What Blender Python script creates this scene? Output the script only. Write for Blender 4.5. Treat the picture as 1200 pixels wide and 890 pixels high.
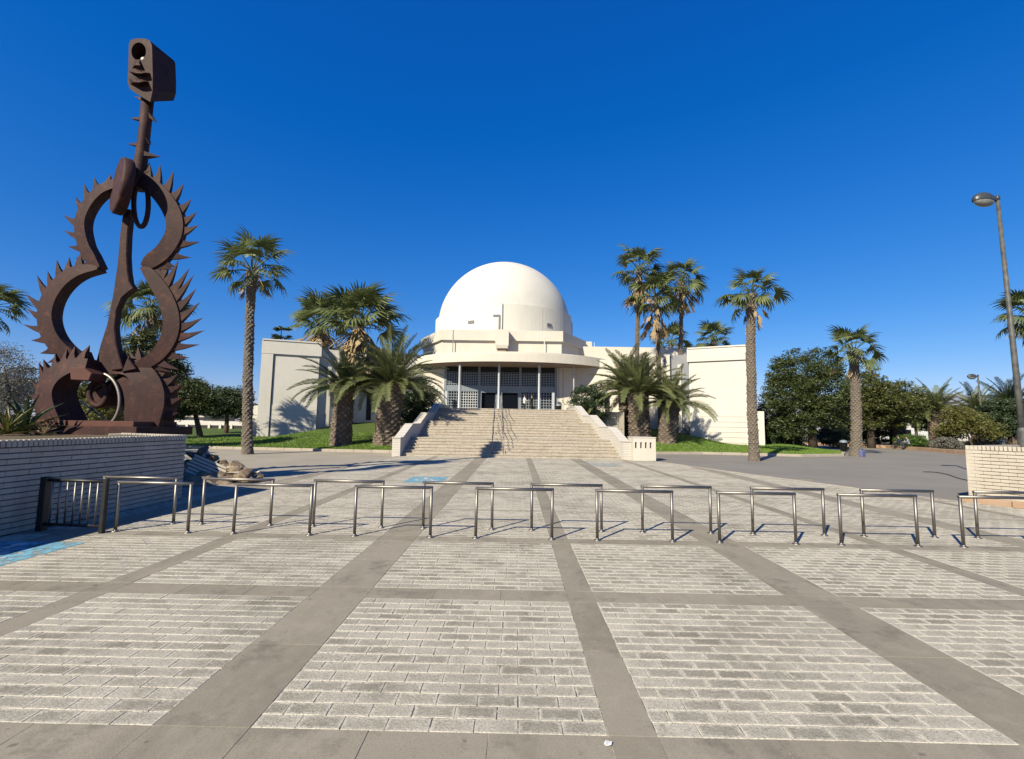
import bpy, bmesh, math, random
import numpy as np
from mathutils import Vector, Matrix, Euler

# ------------------------------------------------------------------ scene, camera, light
for o in list(bpy.data.objects):
    bpy.data.objects.remove(o, do_unlink=True)
scene = bpy.context.scene
COL = scene.collection
R = math.radians

# camera model fitted to the paving grid and the rack posts (pixels of the 1200x890 photograph)
F, PI_, YA, RO, H = 553.0, R(5.465), R(-0.571), R(0.916), 1.7
cam = bpy.data.cameras.new('camera')
cam.sensor_fit = 'HORIZONTAL'; cam.sensor_width = 36.0; cam.lens = F / 1200 * 36
cam.clip_start = 0.05; cam.clip_end = 5000
camo = bpy.data.objects.new('camera', cam); COL.objects.link(camo)
fw = Vector((math.sin(YA) * math.cos(PI_), math.cos(YA) * math.cos(PI_), math.sin(PI_)))
rt = Vector((math.cos(YA), -math.sin(YA), 0))
up = rt.cross(fw)
rt2 = rt * math.cos(RO) + up * math.sin(RO)
up2 = -rt * math.sin(RO) + up * math.cos(RO)
m3 = Matrix((rt2, up2, -fw)).transposed()
camo.matrix_world = Matrix.Translation((0, 0, H)) @ m3.to_4x4()
scene.camera = camo

SUN_EL, SUN_AZ = R(35.5), R(36.0)          # light travels towards +Y turned SUN_AZ to +X
world = bpy.data.worlds.new('World'); scene.world = world; world.use_nodes = True
nt = world.node_tree; nt.nodes.clear()
sky = nt.nodes.new('ShaderNodeTexSky'); sky.sky_type = 'NISHITA'; sky.sun_disc = False
sky.sun_elevation = SUN_EL; sky.sun_rotation = SUN_AZ + math.pi
sky.air_density = 1.0; sky.dust_density = 0.15; sky.ozone_density = 5.0; sky.altitude = 0
hs = nt.nodes.new('ShaderNodeHueSaturation'); hs.inputs['Saturation'].default_value = 1.28
hs.inputs['Value'].default_value = 1.0
bg = nt.nodes.new('ShaderNodeBackground'); bg.inputs['Strength'].default_value = 0.0695
wo = nt.nodes.new('ShaderNodeOutputWorld')
# one colour grade for the whole sky: the phone's deeper, bluer rendering of it
sep = nt.nodes.new('ShaderNodeSeparateColor'); com = nt.nodes.new('ShaderNodeCombineColor')
def wm(op, a, b):
    n = nt.nodes.new('ShaderNodeMath'); n.operation = op; nt.links.new(a, n.inputs[0]); n.inputs[1].default_value = b; return n.outputs[0]
nt.links.new(sky.outputs[0], hs.inputs['Color']); nt.links.new(hs.outputs[0], sep.inputs[0])
nt.links.new(wm('MAXIMUM', wm('MULTIPLY', wm('SUBTRACT', sep.outputs[0], .11), .82), .02), com.inputs[0])
nt.links.new(wm('MULTIPLY', wm('POWER', sep.outputs[1], .85), .985), com.inputs[1])
nt.links.new(wm('MULTIPLY', wm('POWER', sep.outputs[2], .6), 2.18), com.inputs[2])
nt.links.new(com.outputs[0], bg.inputs['Color'])
nt.links.new(bg.outputs[0], wo.inputs['Surface'])

sl = bpy.data.lights.new('sun', 'SUN'); sl.energy = 5.0; sl.angle = R(0.53); sl.color = (1.0, 0.915, 0.705)
so = bpy.data.objects.new('sun', sl); COL.objects.link(so)
sd = Vector((math.sin(SUN_AZ) * math.cos(SUN_EL), math.cos(SUN_AZ) * math.cos(SUN_EL), -math.sin(SUN_EL)))
so.rotation_euler = sd.to_track_quat('-Z', 'Y').to_euler(); so.location = (-30, -40, 40)
scene.view_settings.view_transform = 'Standard'; scene.view_settings.look = 'None'
scene.view_settings.exposure = 0.80; scene.view_settings.gamma = 1
scene.render.resolution_x = 1024; scene.render.resolution_y = 759

# ------------------------------------------------------------------ pixel -> world helpers
def ray(u, v):
    u -= 600; v -= 445
    a = u * math.cos(RO) + v * math.sin(RO); b = -u * math.sin(RO) + v * math.cos(RO)
    x = a / F; z = -b / F
    y = math.cos(PI_) - z * math.sin(PI_); zz = math.sin(PI_) + z * math.cos(PI_)
    return Vector((x * math.cos(YA) + y * math.sin(YA), -x * math.sin(YA) + y * math.cos(YA), zz))
def ground(u, v, z=0.0):
    r = ray(u, v); t = (z - H) / r.z
    return Vector((r.x * t, r.y * t, z))
def at(u, v, Y):
    r = ray(u, v); t = Y / r.y
    return Vector((r.x * t, Y, H + r.z * t))
def proj(p):
    X, Y, Z = p[0], p[1], p[2] - H
    x = X * math.cos(YA) - Y * math.sin(YA); y = X * math.sin(YA) + Y * math.cos(YA)
    d = y * math.cos(PI_) + Z * math.sin(PI_); z = -y * math.sin(PI_) + Z * math.cos(PI_)
    if d < .05: return (-9999, -9999)
    a = F * x / d; b = -F * z / d
    return (600 + a * math.cos(RO) - b * math.sin(RO), 445 + a * math.sin(RO) + b * math.cos(RO))

# ------------------------------------------------------------------ object helpers
def tag(o, label=None, cat=None, group=None, kind=None):
    if label: o['label'] = label
    if cat: o['category'] = cat
    if group: o['group'] = group
    if kind: o['kind'] = kind
    return o
def empty(name, loc, rz=0, label=None, cat=None, group=None):
    o = bpy.data.objects.new(name, None); COL.objects.link(o)
    o.location = loc; o.rotation_euler = (0, 0, rz); o.empty_display_size = .2
    o['_loc'] = 1; del o['_loc']
    return tag(o, label, cat, group)
def inst(name, me, parent=None, mw=None, mat=None):
    """object with given WORLD matrix, child of parent"""
    o = bpy.data.objects.new(name, me); COL.objects.link(o)
    if mw is None: mw = Matrix.Identity(4)
    if parent is not None:
        o.parent = parent
        pm = Matrix.LocRotScale(parent.location, parent.rotation_euler, parent.scale)
        if parent.parent:
            q = parent.parent; pm = Matrix.LocRotScale(q.location, q.rotation_euler, q.scale) @ pm
        o.matrix_local = pm.inverted() @ mw
    else:
        o.matrix_world = mw; o.matrix_local = mw
    return o
def mesh_from(name, verts, faces, mat=None, smooth=False, uvs=None):
    me = bpy.data.meshes.new(name); me.from_pydata([tuple(v) for v in verts], [], faces); me.update()
    if mat:
        for m in (mat if isinstance(mat, (list, tuple)) else [mat]): me.materials.append(m)
    if smooth: me.polygons.foreach_set('use_smooth', [True] * len(me.polygons))
    return me
class MB:
    def __init__(s): s.v = []; s.f = []; s.mi = []; s.sm = []
    def add(s, vs, fs, mi=0, sm=False):
        b = len(s.v); s.v += [Vector(v) for v in vs]
        for f in fs: s.f.append([i + b for i in f]); s.mi.append(mi); s.sm.append(sm)
        return s
    def box(s, lo, hi, mi=0, M=None):
        x0, y0, z0 = lo; x1, y1, z1 = hi
        vs = [Vector(p) for p in ((x0,y0,z0),(x1,y0,z0),(x1,y1,z0),(x0,y1,z0),(x0,y0,z1),(x1,y0,z1),(x1,y1,z1),(x0,y1,z1))]
        if M: vs = [M @ v for v in vs]
        return s.add(vs, [(3,2,1,0),(4,5,6,7),(0,1,5,4),(1,2,6,5),(2,3,7,6),(3,0,4,7)], mi)
    def bbox(s, lo, hi, b=.01, mi=0, M=None):
        """box with chamfered edges (vertical + top)"""
        x0, y0, z0 = lo; x1, y1, z1 = hi
        pts = [(x0+b,y0),(x1-b,y0),(x1,y0+b),(x1,y1-b),(x1-b,y1),(x0+b,y1),(x0,y1-b),(x0,y0+b)]
        ins = [(x0+b,y0+b),(x1-b,y0+b),(x1-b,y0+b),(x1-b,y1-b),(x1-b,y1-b),(x0+b,y1-b),(x0+b,y1-b),(x0+b,y0+b)]
        vs = [(x,y,z0) for x,y in pts] + [(x,y,z1-b) for x,y in pts] + [(x0+b,y0+b,z1),(x1-b,y0+b,z1),(x1-b,y1-b,z1),(x0+b,y1-b,z1)]
        vs = [Vector(v) for v in vs]
        if M: vs = [M @ v for v in vs]
        fs = [tuple(range(7,-1,-1))] + [(i,(i+1)%8,8+(i+1)%8,8+i) for i in range(8)]
        t = 16
        fs += [(8,9,t+1,t),(9,10,t+1),(10,11,t+2,t+1),(11,12,t+2),(12,13,t+3,t+2),(13,14,t+3),(14,15,t,t+3),(15,8,t),(t,t+1,t+2,t+3)]
        return s.add(vs, fs, mi)
    def prism(s, poly, z0, z1, mi=0):
        n = len(poly); a = sum(poly[i][0]*poly[(i+1)%n][1]-poly[(i+1)%n][0]*poly[i][1] for i in range(n))
        if a < 0: poly = poly[::-1]
        vs = [(p[0],p[1],z0) for p in poly] + [(p[0],p[1],z1) for p in poly]
        fs = [tuple(range(n-1,-1,-1)), tuple(range(n,2*n))] + [(i,(i+1)%n,n+(i+1)%n,n+i) for i in range(n)]
        return s.add(vs, fs, mi)
    def tube(s, pts, rad, n=8, mi=0, cap=True, sm=True):
        pts = [Vector(p) for p in pts]; k = len(pts)
        rads = rad if isinstance(rad, (list, tuple)) else [rad]*k
        base = len(s.v); prev = None
        for i, p in enumerate(pts):
            if i == 0: t = (pts[1]-p).normalized()
            elif i == k-1: t = (p-pts[i-1]).normalized()
            else: t = ((p-pts[i-1]).normalized()+(pts[i+1]-p).normalized()).normalized()
            if prev is None:
                ax = Vector((0,0,1)) if abs(t.z) < .9 else Vector((1,0,0))
                a = t.cross(ax).normalized()
            else:
                a = (prev - t*prev.dot(t)).normalized()
            prev = a; b = t.cross(a)
            sc = 1.0
            if 0 < i < k-1:
                c = (pts[i]-pts[i-1]).normalized().dot((pts[i+1]-pts[i]).normalized())
                sc = 1/max(.5, math.sqrt((1+c)/2)) if c < .98 else 1
            for j in range(n):
                an = 2*math.pi*j/n
                s.v.append(p + (a*math.cos(an)+b*math.sin(an))*rads[i]*(sc if False else 1))
        for i in range(k-1):
            for j in range(n):
                s.f.append([base+i*n+j, base+i*n+(j+1)%n, base+(i+1)*n+(j+1)%n, base+(i+1)*n+j]); s.mi.append(mi); s.sm.append(sm)
        if cap:
            s.f.append([base+j for j in range(n-1,-1,-1)]); s.mi.append(mi); s.sm.append(False)
            s.f.append([base+(k-1)*n+j for j in range(n)]); s.mi.append(mi); s.sm.append(False)
        return s
    def lathe(s, prof, n=32, c=(0,0,0), mi=0, sm=True, capb=False, capt=False):
        base = len(s.v); c = Vector(c)
        for r, z in prof:
            for j in range(n):
                a = 2*math.pi*j/n; s.v.append(c+Vector((r*math.cos(a), r*math.sin(a), z)))
        for i in range(len(prof)-1):
            for j in range(n):
                s.f.append([base+i*n+j, base+i*n+(j+1)%n, base+(i+1)*n+(j+1)%n, base+(i+1)*n+j]); s.mi.append(mi); s.sm.append(sm)
        if capb: s.f.append([base+j for j in range(n-1,-1,-1)]); s.mi.append(mi); s.sm.append(False)
        if capt: s.f.append([base+(len(prof)-1)*n+j for j in range(n)]); s.mi.append(mi); s.sm.append(False)
        return s
    def mesh(s, name, mat):
        me = mesh_from(name, s.v, s.f, mat)
        me.polygons.foreach_set('material_index', s.mi); me.polygons.foreach_set('use_smooth', s.sm)
        return me
    def build(s, name, mat, parent=None):
        return inst(name, s.mesh(name, mat), parent)

# ------------------------------------------------------------------ materials
def newmat(name):
    m = bpy.data.materials.new(name); m.use_nodes = True
    t = m.node_tree; b = t.nodes['Principled BSDF']
    return m, t, b
def N(t, typ, **kw):
    n = t.nodes.new(typ)
    for k, v in kw.items():
        if k in n.inputs: n.inputs[k].default_value = v
        else: setattr(n, k, v)
    return n
GAIN = .645        # real-world base colours at this exposure
def mixc(t, fac, a, b, mode='MIX'):
    n = t.nodes.new('ShaderNodeMix'); n.data_type = 'RGBA'; n.blend_type = mode
    for sock, val in ((0, fac), (6, a), (7, b)):
        if isinstance(val, bpy.types.NodeSocket): t.links.new(val, n.inputs[sock])
        elif sock == 0: n.inputs[0].default_value = val
        else: n.inputs[sock].default_value = (*[x*GAIN for x in val], 1)
    return n.outputs[2]
def mth(t, op, a, b=None, c=None, clamp=False):
    n = t.nodes.new('ShaderNodeMath'); n.operation = op; n.use_clamp = clamp
    for i, val in enumerate((a, b, c)):
        if val is None: continue
        if isinstance(val, bpy.types.NodeSocket): t.links.new(val, n.inputs[i])
        else: n.inputs[i].default_value = val
    return n.outputs[0]
def ramp(t, x, lo, hi):
    n = t.nodes.new('ShaderNodeMapRange'); t.links.new(x, n.inputs[0])
    n.inputs[1].default_value = lo; n.inputs[2].default_value = hi
    return n.outputs[0]
def coords(t, world_=False, scale=(1,1,1)):
    if world_:
        g = t.nodes.new('ShaderNodeNewGeometry'); out = g.outputs['Position']
    else:
        g = t.nodes.new('ShaderNodeTexCoord'); out = g.outputs['Object']
    if scale != (1,1,1):
        mp = t.nodes.new('ShaderNodeMapping'); mp.inputs['Scale'].default_value = scale
        t.links.new(out, mp.inputs[0]); out = mp.outputs[0]
    return out
def noise(t, co, scale, detail=4, rough=.55):
    n = N(t, 'ShaderNodeTexNoise', Scale=scale, Detail=detail, Roughness=rough)
    t.links.new(co, n.inputs['Vector']); return n.outputs['Fac']
def bump(t, b, h, strength=.3, dist=.02, prev=None):
    n = N(t, 'ShaderNodeBump', Strength=strength, Distance=dist)
    t.links.new(h, n.inputs['Height'])
    if prev is not None: t.links.new(prev, n.inputs['Normal'])
    t.links.new(n.outputs[0], b.inputs['Normal']); return n.outputs[0]
def stone(name, c1, c2, s1=1.2, s2=30, rough=.85, bs=.25, bd=.01, fine=.25, streak=0, world_=True, spec=.3):
    """mottled mineral surface: broad stains, fine grain, optional vertical streaks"""
    m, t, b = newmat(name); co = coords(t, world_)
    n1 = noise(t, co, s1, 5, .6); n2 = noise(t, co, s2, 4, .65)
    c = mixc(t, ramp(t, n1, .3, .7), c1, c2)
    k = ramp(t, n2, .25, .75)
    c = mixc(t, mth(t, 'MULTIPLY', k, fine), c, tuple(x*.55 for x in c1))
    if streak:
        n3 = noise(t, coords(t, world_, (2.2, 2.2, .18)), 2.0, 4, .7)
        c = mixc(t, mth(t, 'MULTIPLY', ramp(t, n3, .5, .8), streak), c, tuple(x*.5 for x in c2))
    t.links.new(c, b.inputs['Base Color']); b.inputs['Roughness'].default_value = rough
    b.inputs['Specular IOR Level'].default_value = spec
    bump(t, b, n2, bs, bd); return m
def plain(name, c, rough=.5, metal=0, var=.15, scale=8, spec=.5):
    m, t, b = newmat(name); co = coords(t, False)
    n1 = noise(t, co, scale, 4, .6)
    t.links.new(mixc(t, ramp(t, n1, .3, .7), tuple(x*(1-var) for x in c), tuple(min(1, x*(1+var)) for x in c)), b.inputs['Base Color'])
    b.inputs['Roughness'].default_value = rough; b.inputs['Metallic'].default_value = metal
    b.inputs['Specular IOR Level'].default_value = spec
    return m
def leafmat(name, c1, c2, tip=None, rough=.5, trans=.25):
    c1, c2 = [tuple(x*1.62 for x in c) for c in (c1, c2)]
    m, t, b = newmat(name); co = coords(t, True)
    oi = t.nodes.new('ShaderNodeObjectInfo')
    n1 = noise(t, co, 1.6, 3, .6); n2 = noise(t, co, 9, 2, .6)
    f = mth(t, 'ADD', mth(t, 'MULTIPLY', ramp(t, n1, .3, .7), .5), mth(t, 'MULTIPLY', ramp(t, n2, .3, .7), .3))
    f = mth(t, 'ADD', f, mth(t, 'MULTIPLY', oi.outputs['Random'], .25), clamp=True)
    c = mixc(t, f, c1, c2)
    t.links.new(c, b.inputs['Base Color']); b.inputs['Roughness'].default_value = rough
    b.inputs['Specular IOR Level'].default_value = .35
    tr = t.nodes.new('ShaderNodeBsdfTranslucent'); t.links.new(c, tr.inputs['Color'])
    mx = t.nodes.new('ShaderNodeMixShader'); mx.inputs[0].default_value = trans
    t.links.new(b.outputs[0], mx.inputs[1]); t.links.new(tr.outputs[0], mx.inputs[2])
    t.links.new(mx.outputs[0], t.nodes['Material Output'].inputs['Surface']); return m

M = {}
def paver_mat():
    m, t, b = newmat('paver'); wc = coords(t, True)
    uv = t.nodes.new('ShaderNodeUVMap'); uv.uv_map = 'UVMap'
    sp = t.nodes.new('ShaderNodeSeparateXYZ'); t.links.new(uv.outputs[0], sp.inputs[0])
    eu = mth(t, 'MULTIPLY', mth(t, 'SUBTRACT', .5, mth(t, 'ABSOLUTE', mth(t, 'SUBTRACT', sp.outputs[0], .5))), .24)
    ev = mth(t, 'MULTIPLY', mth(t, 'SUBTRACT', .5, mth(t, 'ABSOLUTE', mth(t, 'SUBTRACT', sp.outputs[1], .5))), .118)
    e = mth(t, 'MINIMUM', eu, ev)
    nf = noise(t, wc, 110, 3, .75); nm = noise(t, wc, 26, 5, .65); nb = noise(t, wc, .9, 5, .62); nb2 = noise(t, wc, 3.1, 4, .6)
    at_ = t.nodes.new('ShaderNodeAttribute'); at_.attribute_name = 'rnd'
    oi = t.nodes.new('ShaderNodeObjectInfo')
    rn = mth(t, 'FRACT', mth(t, 'ADD', at_.outputs['Fac'], mth(t, 'MULTIPLY', oi.outputs['Random'], 3.7)))
    ee = mth(t, 'ADD', e, mth(t, 'MULTIPLY', mth(t, 'SUBTRACT', nm, .5), .085))
    k = ramp(t, ee, .008, .024)                       # 0 at the pale worn rim, 1 on the exposed grey face
    patch = ramp(t, mth(t, 'ADD', mth(t, 'MULTIPLY', nb, .55), mth(t, 'MULTIPLY', nb2, .45)), .38, .58)
    wear = mth(t, 'ADD', mth(t, 'ADD', mth(t, 'MULTIPLY', patch, .62), .12), mth(t, 'MULTIPLY', mth(t, 'POWER', rn, 1.5), .36), clamp=True)
    k = mth(t, 'MULTIPLY', k, wear, clamp=True)
    rim = mixc(t, ramp(t, nm, .3, .7), (.67, .61, .505), (.78, .72, .61))
    face = mixc(t, rn, (.43, .39, .315), (.31, .28, .22))
    c = mixc(t, k, rim, face)
    n60 = noise(t, wc, 62, 4, .8)
    c = mixc(t, mth(t, 'MULTIPLY', ramp(t, n60, .5, .62), .55), c, (.19, .168, .13))
    c = mixc(t, mth(t, 'MULTIPLY', ramp(t, n60, .46, .34), .45), c, (.84, .775, .66))
    c = mixc(t, mth(t, 'MULTIPLY', ramp(t, nf, .52, .66), .4), c, (.16, .14, .11))
    c = mixc(t, mth(t, 'MULTIPLY', ramp(t, noise(t, wc, .55, 6, .7), .50, .64), .5), c, (.25, .225, .18))
    c = mixc(t, mth(t, 'MULTIPLY', ramp(t, noise(t, coords(t, True, (1, .6, 1)), 1.9, 6, .75), .53, .66), .45), c, (.24, .215, .17))
    c = mixc(t, mth(t, 'MULTIPLY', ramp(t, noise(t, wc, 6.5, 3, .5), .68, .74), .55), c, (.14, .125, .10))
    t.links.new(c, b.inputs['Base Color']); b.inputs['Roughness'].default_value = .9
    b.inputs['Specular IOR Level'].default_value = .25
    hgt = mth(t, 'ADD', mth(t, 'MULTIPLY', n60, .8), mth(t, 'MULTIPLY', nm, .8))
    bump(t, b, hgt, .6, .010); return m
M['paver'] = paver_mat()
def slab_mat():
    m, t, b = newmat('strip_concrete'); wc = coords(t, True)
    nf = noise(t, wc, 95, 3, .75); nm = noise(t, wc, 12, 5, .65); nb = noise(t, wc, .9, 5, .6)
    oi = t.nodes.new('ShaderNodeObjectInfo')
    c = mixc(t, ramp(t, nb, .3, .7), (.295, .26, .20), (.365, .324, .252))
    c = mixc(t, mth(t, 'MULTIPLY', oi.outputs['Random'], .42), c, (.46, .405, .33))
    c = mixc(t, mth(t, 'MULTIPLY', ramp(t, nm, .55, .75), .35), c, (.47, .415, .345))
    c = mixc(t, mth(t, 'MULTIPLY', ramp(t, nf, .5, .66), .42), c, (.17, .15, .12))
    c = mixc(t, mth(t, 'MULTIPLY', ramp(t, noise(t, wc, 5.5, 6, .7), .5, .7), .35), c, (.48, .43, .345))
    c = mixc(t, mth(t, 'MULTIPLY', ramp(t, noise(t, coords(t, True, (1, .35, 1)), 1.6, 6, .7), .5, .62), .4), c, (.21,.185,.145))
    c = mixc(t, mth(t, 'MULTIPLY', ramp(t, noise(t, wc, 9, 3, .5), .69, .73), .6), c, (.12, .105, .085))
    n5 = noise(t, wc, 2.3, 6, .75)
    c = mixc(t, mth(t, 'MULTIPLY', ramp(t, n5, .54, .66), .6), c, (.17, .15, .12))
    t.links.new(c, b.inputs['Base Color']); b.inputs['Roughness'].default_value = .88
    b.inputs['Specular IOR Level'].default_value = .25
    bump(t, b, mth(t, 'ADD', nf, mth(t, 'MULTIPLY', nm, .7)), .35, .004); return m
M['slab'] = slab_mat()
def joint_mat():
    m, t, b = newmat('joint_sand'); wc = coords(t, True)
    c = mixc(t, ramp(t, noise(t, wc, 7, 4, .7), .46, .54), (.62,.56,.46), (.07,.06,.045))
    c = mixc(t, mth(t, 'MULTIPLY', ramp(t, noise(t, wc, 60, 3, .7), .45, .6), .5), c, (.30,.265,.21))
    t.links.new(c, b.inputs['Base Color']); b.inputs['Roughness'].default_value = .95; return m
M['joint'] = joint_mat()
M['asphalt'] = stone('worn_asphalt', (.27,.25,.222), (.34,.315,.28), .35, 140, .92, .4, .006, .35)
M['forecourt'] = stone('pale_screed', (.40,.355,.29), (.50,.45,.37), .5, 110, .92, .3, .006, .3)
M['earth'] = stone('dry_earth', (.20,.16,.10), (.12,.13,.06), .12, 20, .95, .5, .05, .4)
M['soil'] = stone('planter_soil', (.14,.10,.06), (.22,.17,.10), 1.5, 40, .95, .6, .03, .4)
M['lawn'] = stone('lawn_turf', (.085,.15,.025), (.14,.20,.03), .7, 60, .95, .9, .05, .5)
M['grass'] = leafmat('grass_blade', (.08,.16,.02), (.17,.25,.04), trans=.3)
M['kerb'] = stone('kerb_stone', (.48,.41,.33), (.60,.53,.44), 2, 60, .9, .4, .01, .35)
M['kerb_red'] = stone('kerb_terracotta', (.50,.32,.20), (.58,.42,.30), 2, 60, .9, .4, .01, .35)
M['wallwhite'] = stone('white_brick_paint', (.56,.49,.40), (.72,.65,.55), 2.5, 60, .8, .45, .01, .35, .35)
M['mortar'] = stone('dark_mortar', (.12,.115,.11), (.17,.16,.15), 4, 60, .95, .3, .01, .3)
M['cream'] = stone('cream_render', (.74,.68,.59), (.81,.75,.66), .5, 25, .85, .15, .01, .08, .18)
M['dome'] = stone('dome_white', (.76,.725,.645), (.84,.80,.715), .35, 14, .7, .08, .01, .07, .2)
M['wing'] = stone('wing_render', (.74,.70,.63), (.80,.76,.70), .6, 30, .85, .15, .01, .08, .14)
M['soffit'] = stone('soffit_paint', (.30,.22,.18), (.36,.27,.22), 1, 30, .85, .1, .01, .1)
M['frame'] = plain('grey_steel_frame', (.24,.28,.325), .45, .0)
M['pillar'] = plain('pillar_paint', (.55,.57,.60), .4)
M['glass'] = plain('dark_glass', (.012,.014,.018), .12, 0, .1, 3, .25)
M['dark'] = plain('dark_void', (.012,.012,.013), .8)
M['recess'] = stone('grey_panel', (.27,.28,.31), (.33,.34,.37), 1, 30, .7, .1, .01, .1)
def step_mat():
    m, t, b = newmat('travertine_step'); wc = coords(t, True)
    n1 = noise(t, coords(t, True, (.5, 1.2, 4)), 2.2, 6, .7); n2 = noise(t, wc, 16, 5, .7); n3 = noise(t, wc, 90, 3, .6)
    c = mixc(t, ramp(t, n1, .3, .7), (.47,.405,.325), (.68,.61,.52))
    c = mixc(t, mth(t, 'MULTIPLY', ramp(t, n2, .46, .66), .75), c, (.27,.21,.145))
    n4 = noise(t, wc, 5, 4, .6); c = mixc(t, mth(t, 'MULTIPLY', ramp(t, n4, .5, .7), .5), c, (.33,.265,.185))
    c = mixc(t, mth(t, 'MULTIPLY', ramp(t, n3, .55, .8), .3), c, (.2,.16,.12))
    t.links.new(c, b.inputs['Base Color']); b.inputs['Roughness'].default_value = .88
    bump(t, b, n2, .4, .02); return m
M['step'] = step_mat()
def course_mat(name, c1, c2, period, dark):
    m, t, b = newmat(name); wc = coords(t, True)
    sp = t.nodes.new('ShaderNodeSeparateXYZ'); t.links.new(wc, sp.inputs[0])
    fr = mth(t, 'FRACT', mth(t, 'DIVIDE', sp.outputs[2], period))
    ln = mth(t, 'LESS_THAN', fr, .2)
    n1 = noise(t, wc, 3, 5, .6); n2 = noise(t, wc, 40, 3, .6)
    c = mixc(t, ramp(t, n1, .3, .7), c1, c2)
    c = mixc(t, mth(t, 'MULTIPLY', ln, dark), c, (.2,.17,.13))
    t.links.new(c, b.inputs['Base Color']); b.inputs['Roughness'].default_value = .85
    bump(t, b, mth(t, 'SUBTRACT', n2, ln), .5, .012); return m
M['cheek'] = course_mat('white_brick_courses', (.68,.63,.56), (.76,.71,.64), .085, .55)
M['steel'] = plain('brushed_steel', (.36,.33,.30), .52, 1.0, .12, 25)
M['darksteel'] = plain('dark_painted_steel', (.018,.016,.016), .5, 0, .3)
def rust_mat():
    m, t, b = newmat('rusted_iron'); wc = coords(t, True)
    n1 = noise(t, wc, 1.3, 6, .65); n2 = noise(t, wc, 14, 5, .7); n3 = noise(t, coords(t, True, (3,3,.4)), 2.5, 4, .6)
    c = mixc(t, ramp(t, n1, .35, .65), (.040,.017,.016), (.068,.028,.025))
    c = mixc(t, mth(t, 'MULTIPLY', ramp(t, n2, .5, .75), .4), c, (.085,.037,.028))
    c = mixc(t, mth(t, 'MULTIPLY', ramp(t, n3, .5, .7), .7), c, (.03,.017,.018))
    c = mixc(t, mth(t, 'MULTIPLY', ramp(t, noise(t, wc, 4.5, 6, .7), .53, .68), .6), c, (.155,.062,.036))
    t.links.new(c, b.inputs['Base Color']); b.inputs['Roughness'].default_value = .7
    b.inputs['Specular IOR Level'].default_value = .22
    bump(t, b, n2, .35, .02); return m
M['rust'] = rust_mat()
M['redrust'] = stone('red_oxide', (.11,.04,.03), (.16,.06,.04), 3, 40, .7, .3, .01, .3)
M['rock'] = stone('broken_rock', (.30,.22,.15), (.42,.34,.25), 2.5, 25, .92, .7, .04, .45)
M['rockdark'] = stone('dark_rock', (.19,.135,.095), (.30,.225,.16), 2.5, 25, .92, .7, .04, .45)
M['rubble'] = stone('broken_render', (.64,.57,.46), (.76,.69,.58), 3, 30, .9, .5, .02, .3)
def trunk_mat(name, c1, c2, c3):
    m, t, b = newmat(name); oc = coords(t, True)
    at_ = t.nodes.new('ShaderNodeAttribute'); at_.attribute_name = 'ridge'
    n1 = noise(t, oc, 2.2, 4, .6); n2 = noise(t, oc, 30, 4, .7)
    c = mixc(t, ramp(t, n1, .3, .7), c1, c2)
    c = mixc(t, mth(t, 'MULTIPLY', at_.outputs['Fac'], .75), c, c3)
    c = mixc(t, mth(t, 'MULTIPLY', ramp(t, n2, .5, .75), .4), c, tuple(x*.35 for x in c1))
    t.links.new(c, b.inputs['Base Color']); b.inputs['Roughness'].default_value = .92
    bump(t, b, n2, .5, .02); return m
M['trunk_fan'] = trunk_mat('fan_palm_trunk', (.12,.095,.075), (.17,.135,.105), (.31,.26,.20))
M['trunk_phx'] = trunk_mat('date_palm_trunk', (.07,.048,.036), (.12,.085,.065), (.36,.29,.22))
M['bark'] = stone('tree_bark', (.09,.065,.045), (.15,.115,.08), 3, 30, .95, .8, .03, .4)
M['fan'] = leafmat('fan_frond', (.055,.085,.028), (.15,.165,.06))
M['fandry'] = leafmat('dry_fan_frond', (.27,.19,.10), (.40,.31,.18), rough=.8)
M['phx'] = leafmat('date_frond', (.065,.09,.03), (.18,.185,.075))
M['pine'] = leafmat('pine_needles', (.017,.032,.010), (.066,.080,.022), trans=.15)
M['pine2'] = leafmat('warm_pine_needles', (.030,.042,.010), (.095,.10,.026), trans=.15)
M['shrub'] = leafmat('shrub_leaves', (.015,.030,.013), (.052,.074,.030), trans=.15)
M['hedge'] = leafmat('hedge_leaves', (.03,.075,.012), (.09,.15,.03), trans=.2)
M['olive'] = leafmat('olive_leaves', (.06,.068,.016), (.13,.125,.032), trans=.2)
M['greyleaf'] = leafmat('grey_twigs', (.10,.10,.085), (.19,.18,.15), trans=.1)
def paint_mat(name, c, wear):
    m, t, b = newmat(name); wc = coords(t, True)
    n1 = noise(t, wc, 7, 6, .7); n2 = noise(t, wc, 120, 3, .7)
    t.links.new(mixc(t, ramp(t, n1, .35, .65), c, tuple(min(1, x*1.25+.02) for x in c)), b.inputs['Base Color'])
    b.inputs['Roughness'].default_value = .8
    a = ramp(t, mth(t, 'ADD', mth(t, 'MULTIPLY', n1, .65), mth(t, 'MULTIPLY', n2, .35)), wear, wear + .06)
    t.links.new(a, b.inputs['Alpha']); return m
M['blue'] = paint_mat('blue_road_paint', (.17,.42,.55), .44)
M['bluefaint'] = paint_mat('worn_blue_paint', (.22,.42,.56), .52)
M['whitepaint'] = paint_mat('white_road_paint', (.62,.64,.64), .40)
M['lamphead'] = plain('lamp_housing', (.06,.065,.07), .4)
M['lampglass'] = plain('lamp_diffuser', (.30,.31,.30), .2)
M['lamppole'] = stone('lamp_pole_paint', (.05,.055,.055), (.20,.195,.18), 5, 20, .55, .2, .005, .4)

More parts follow.
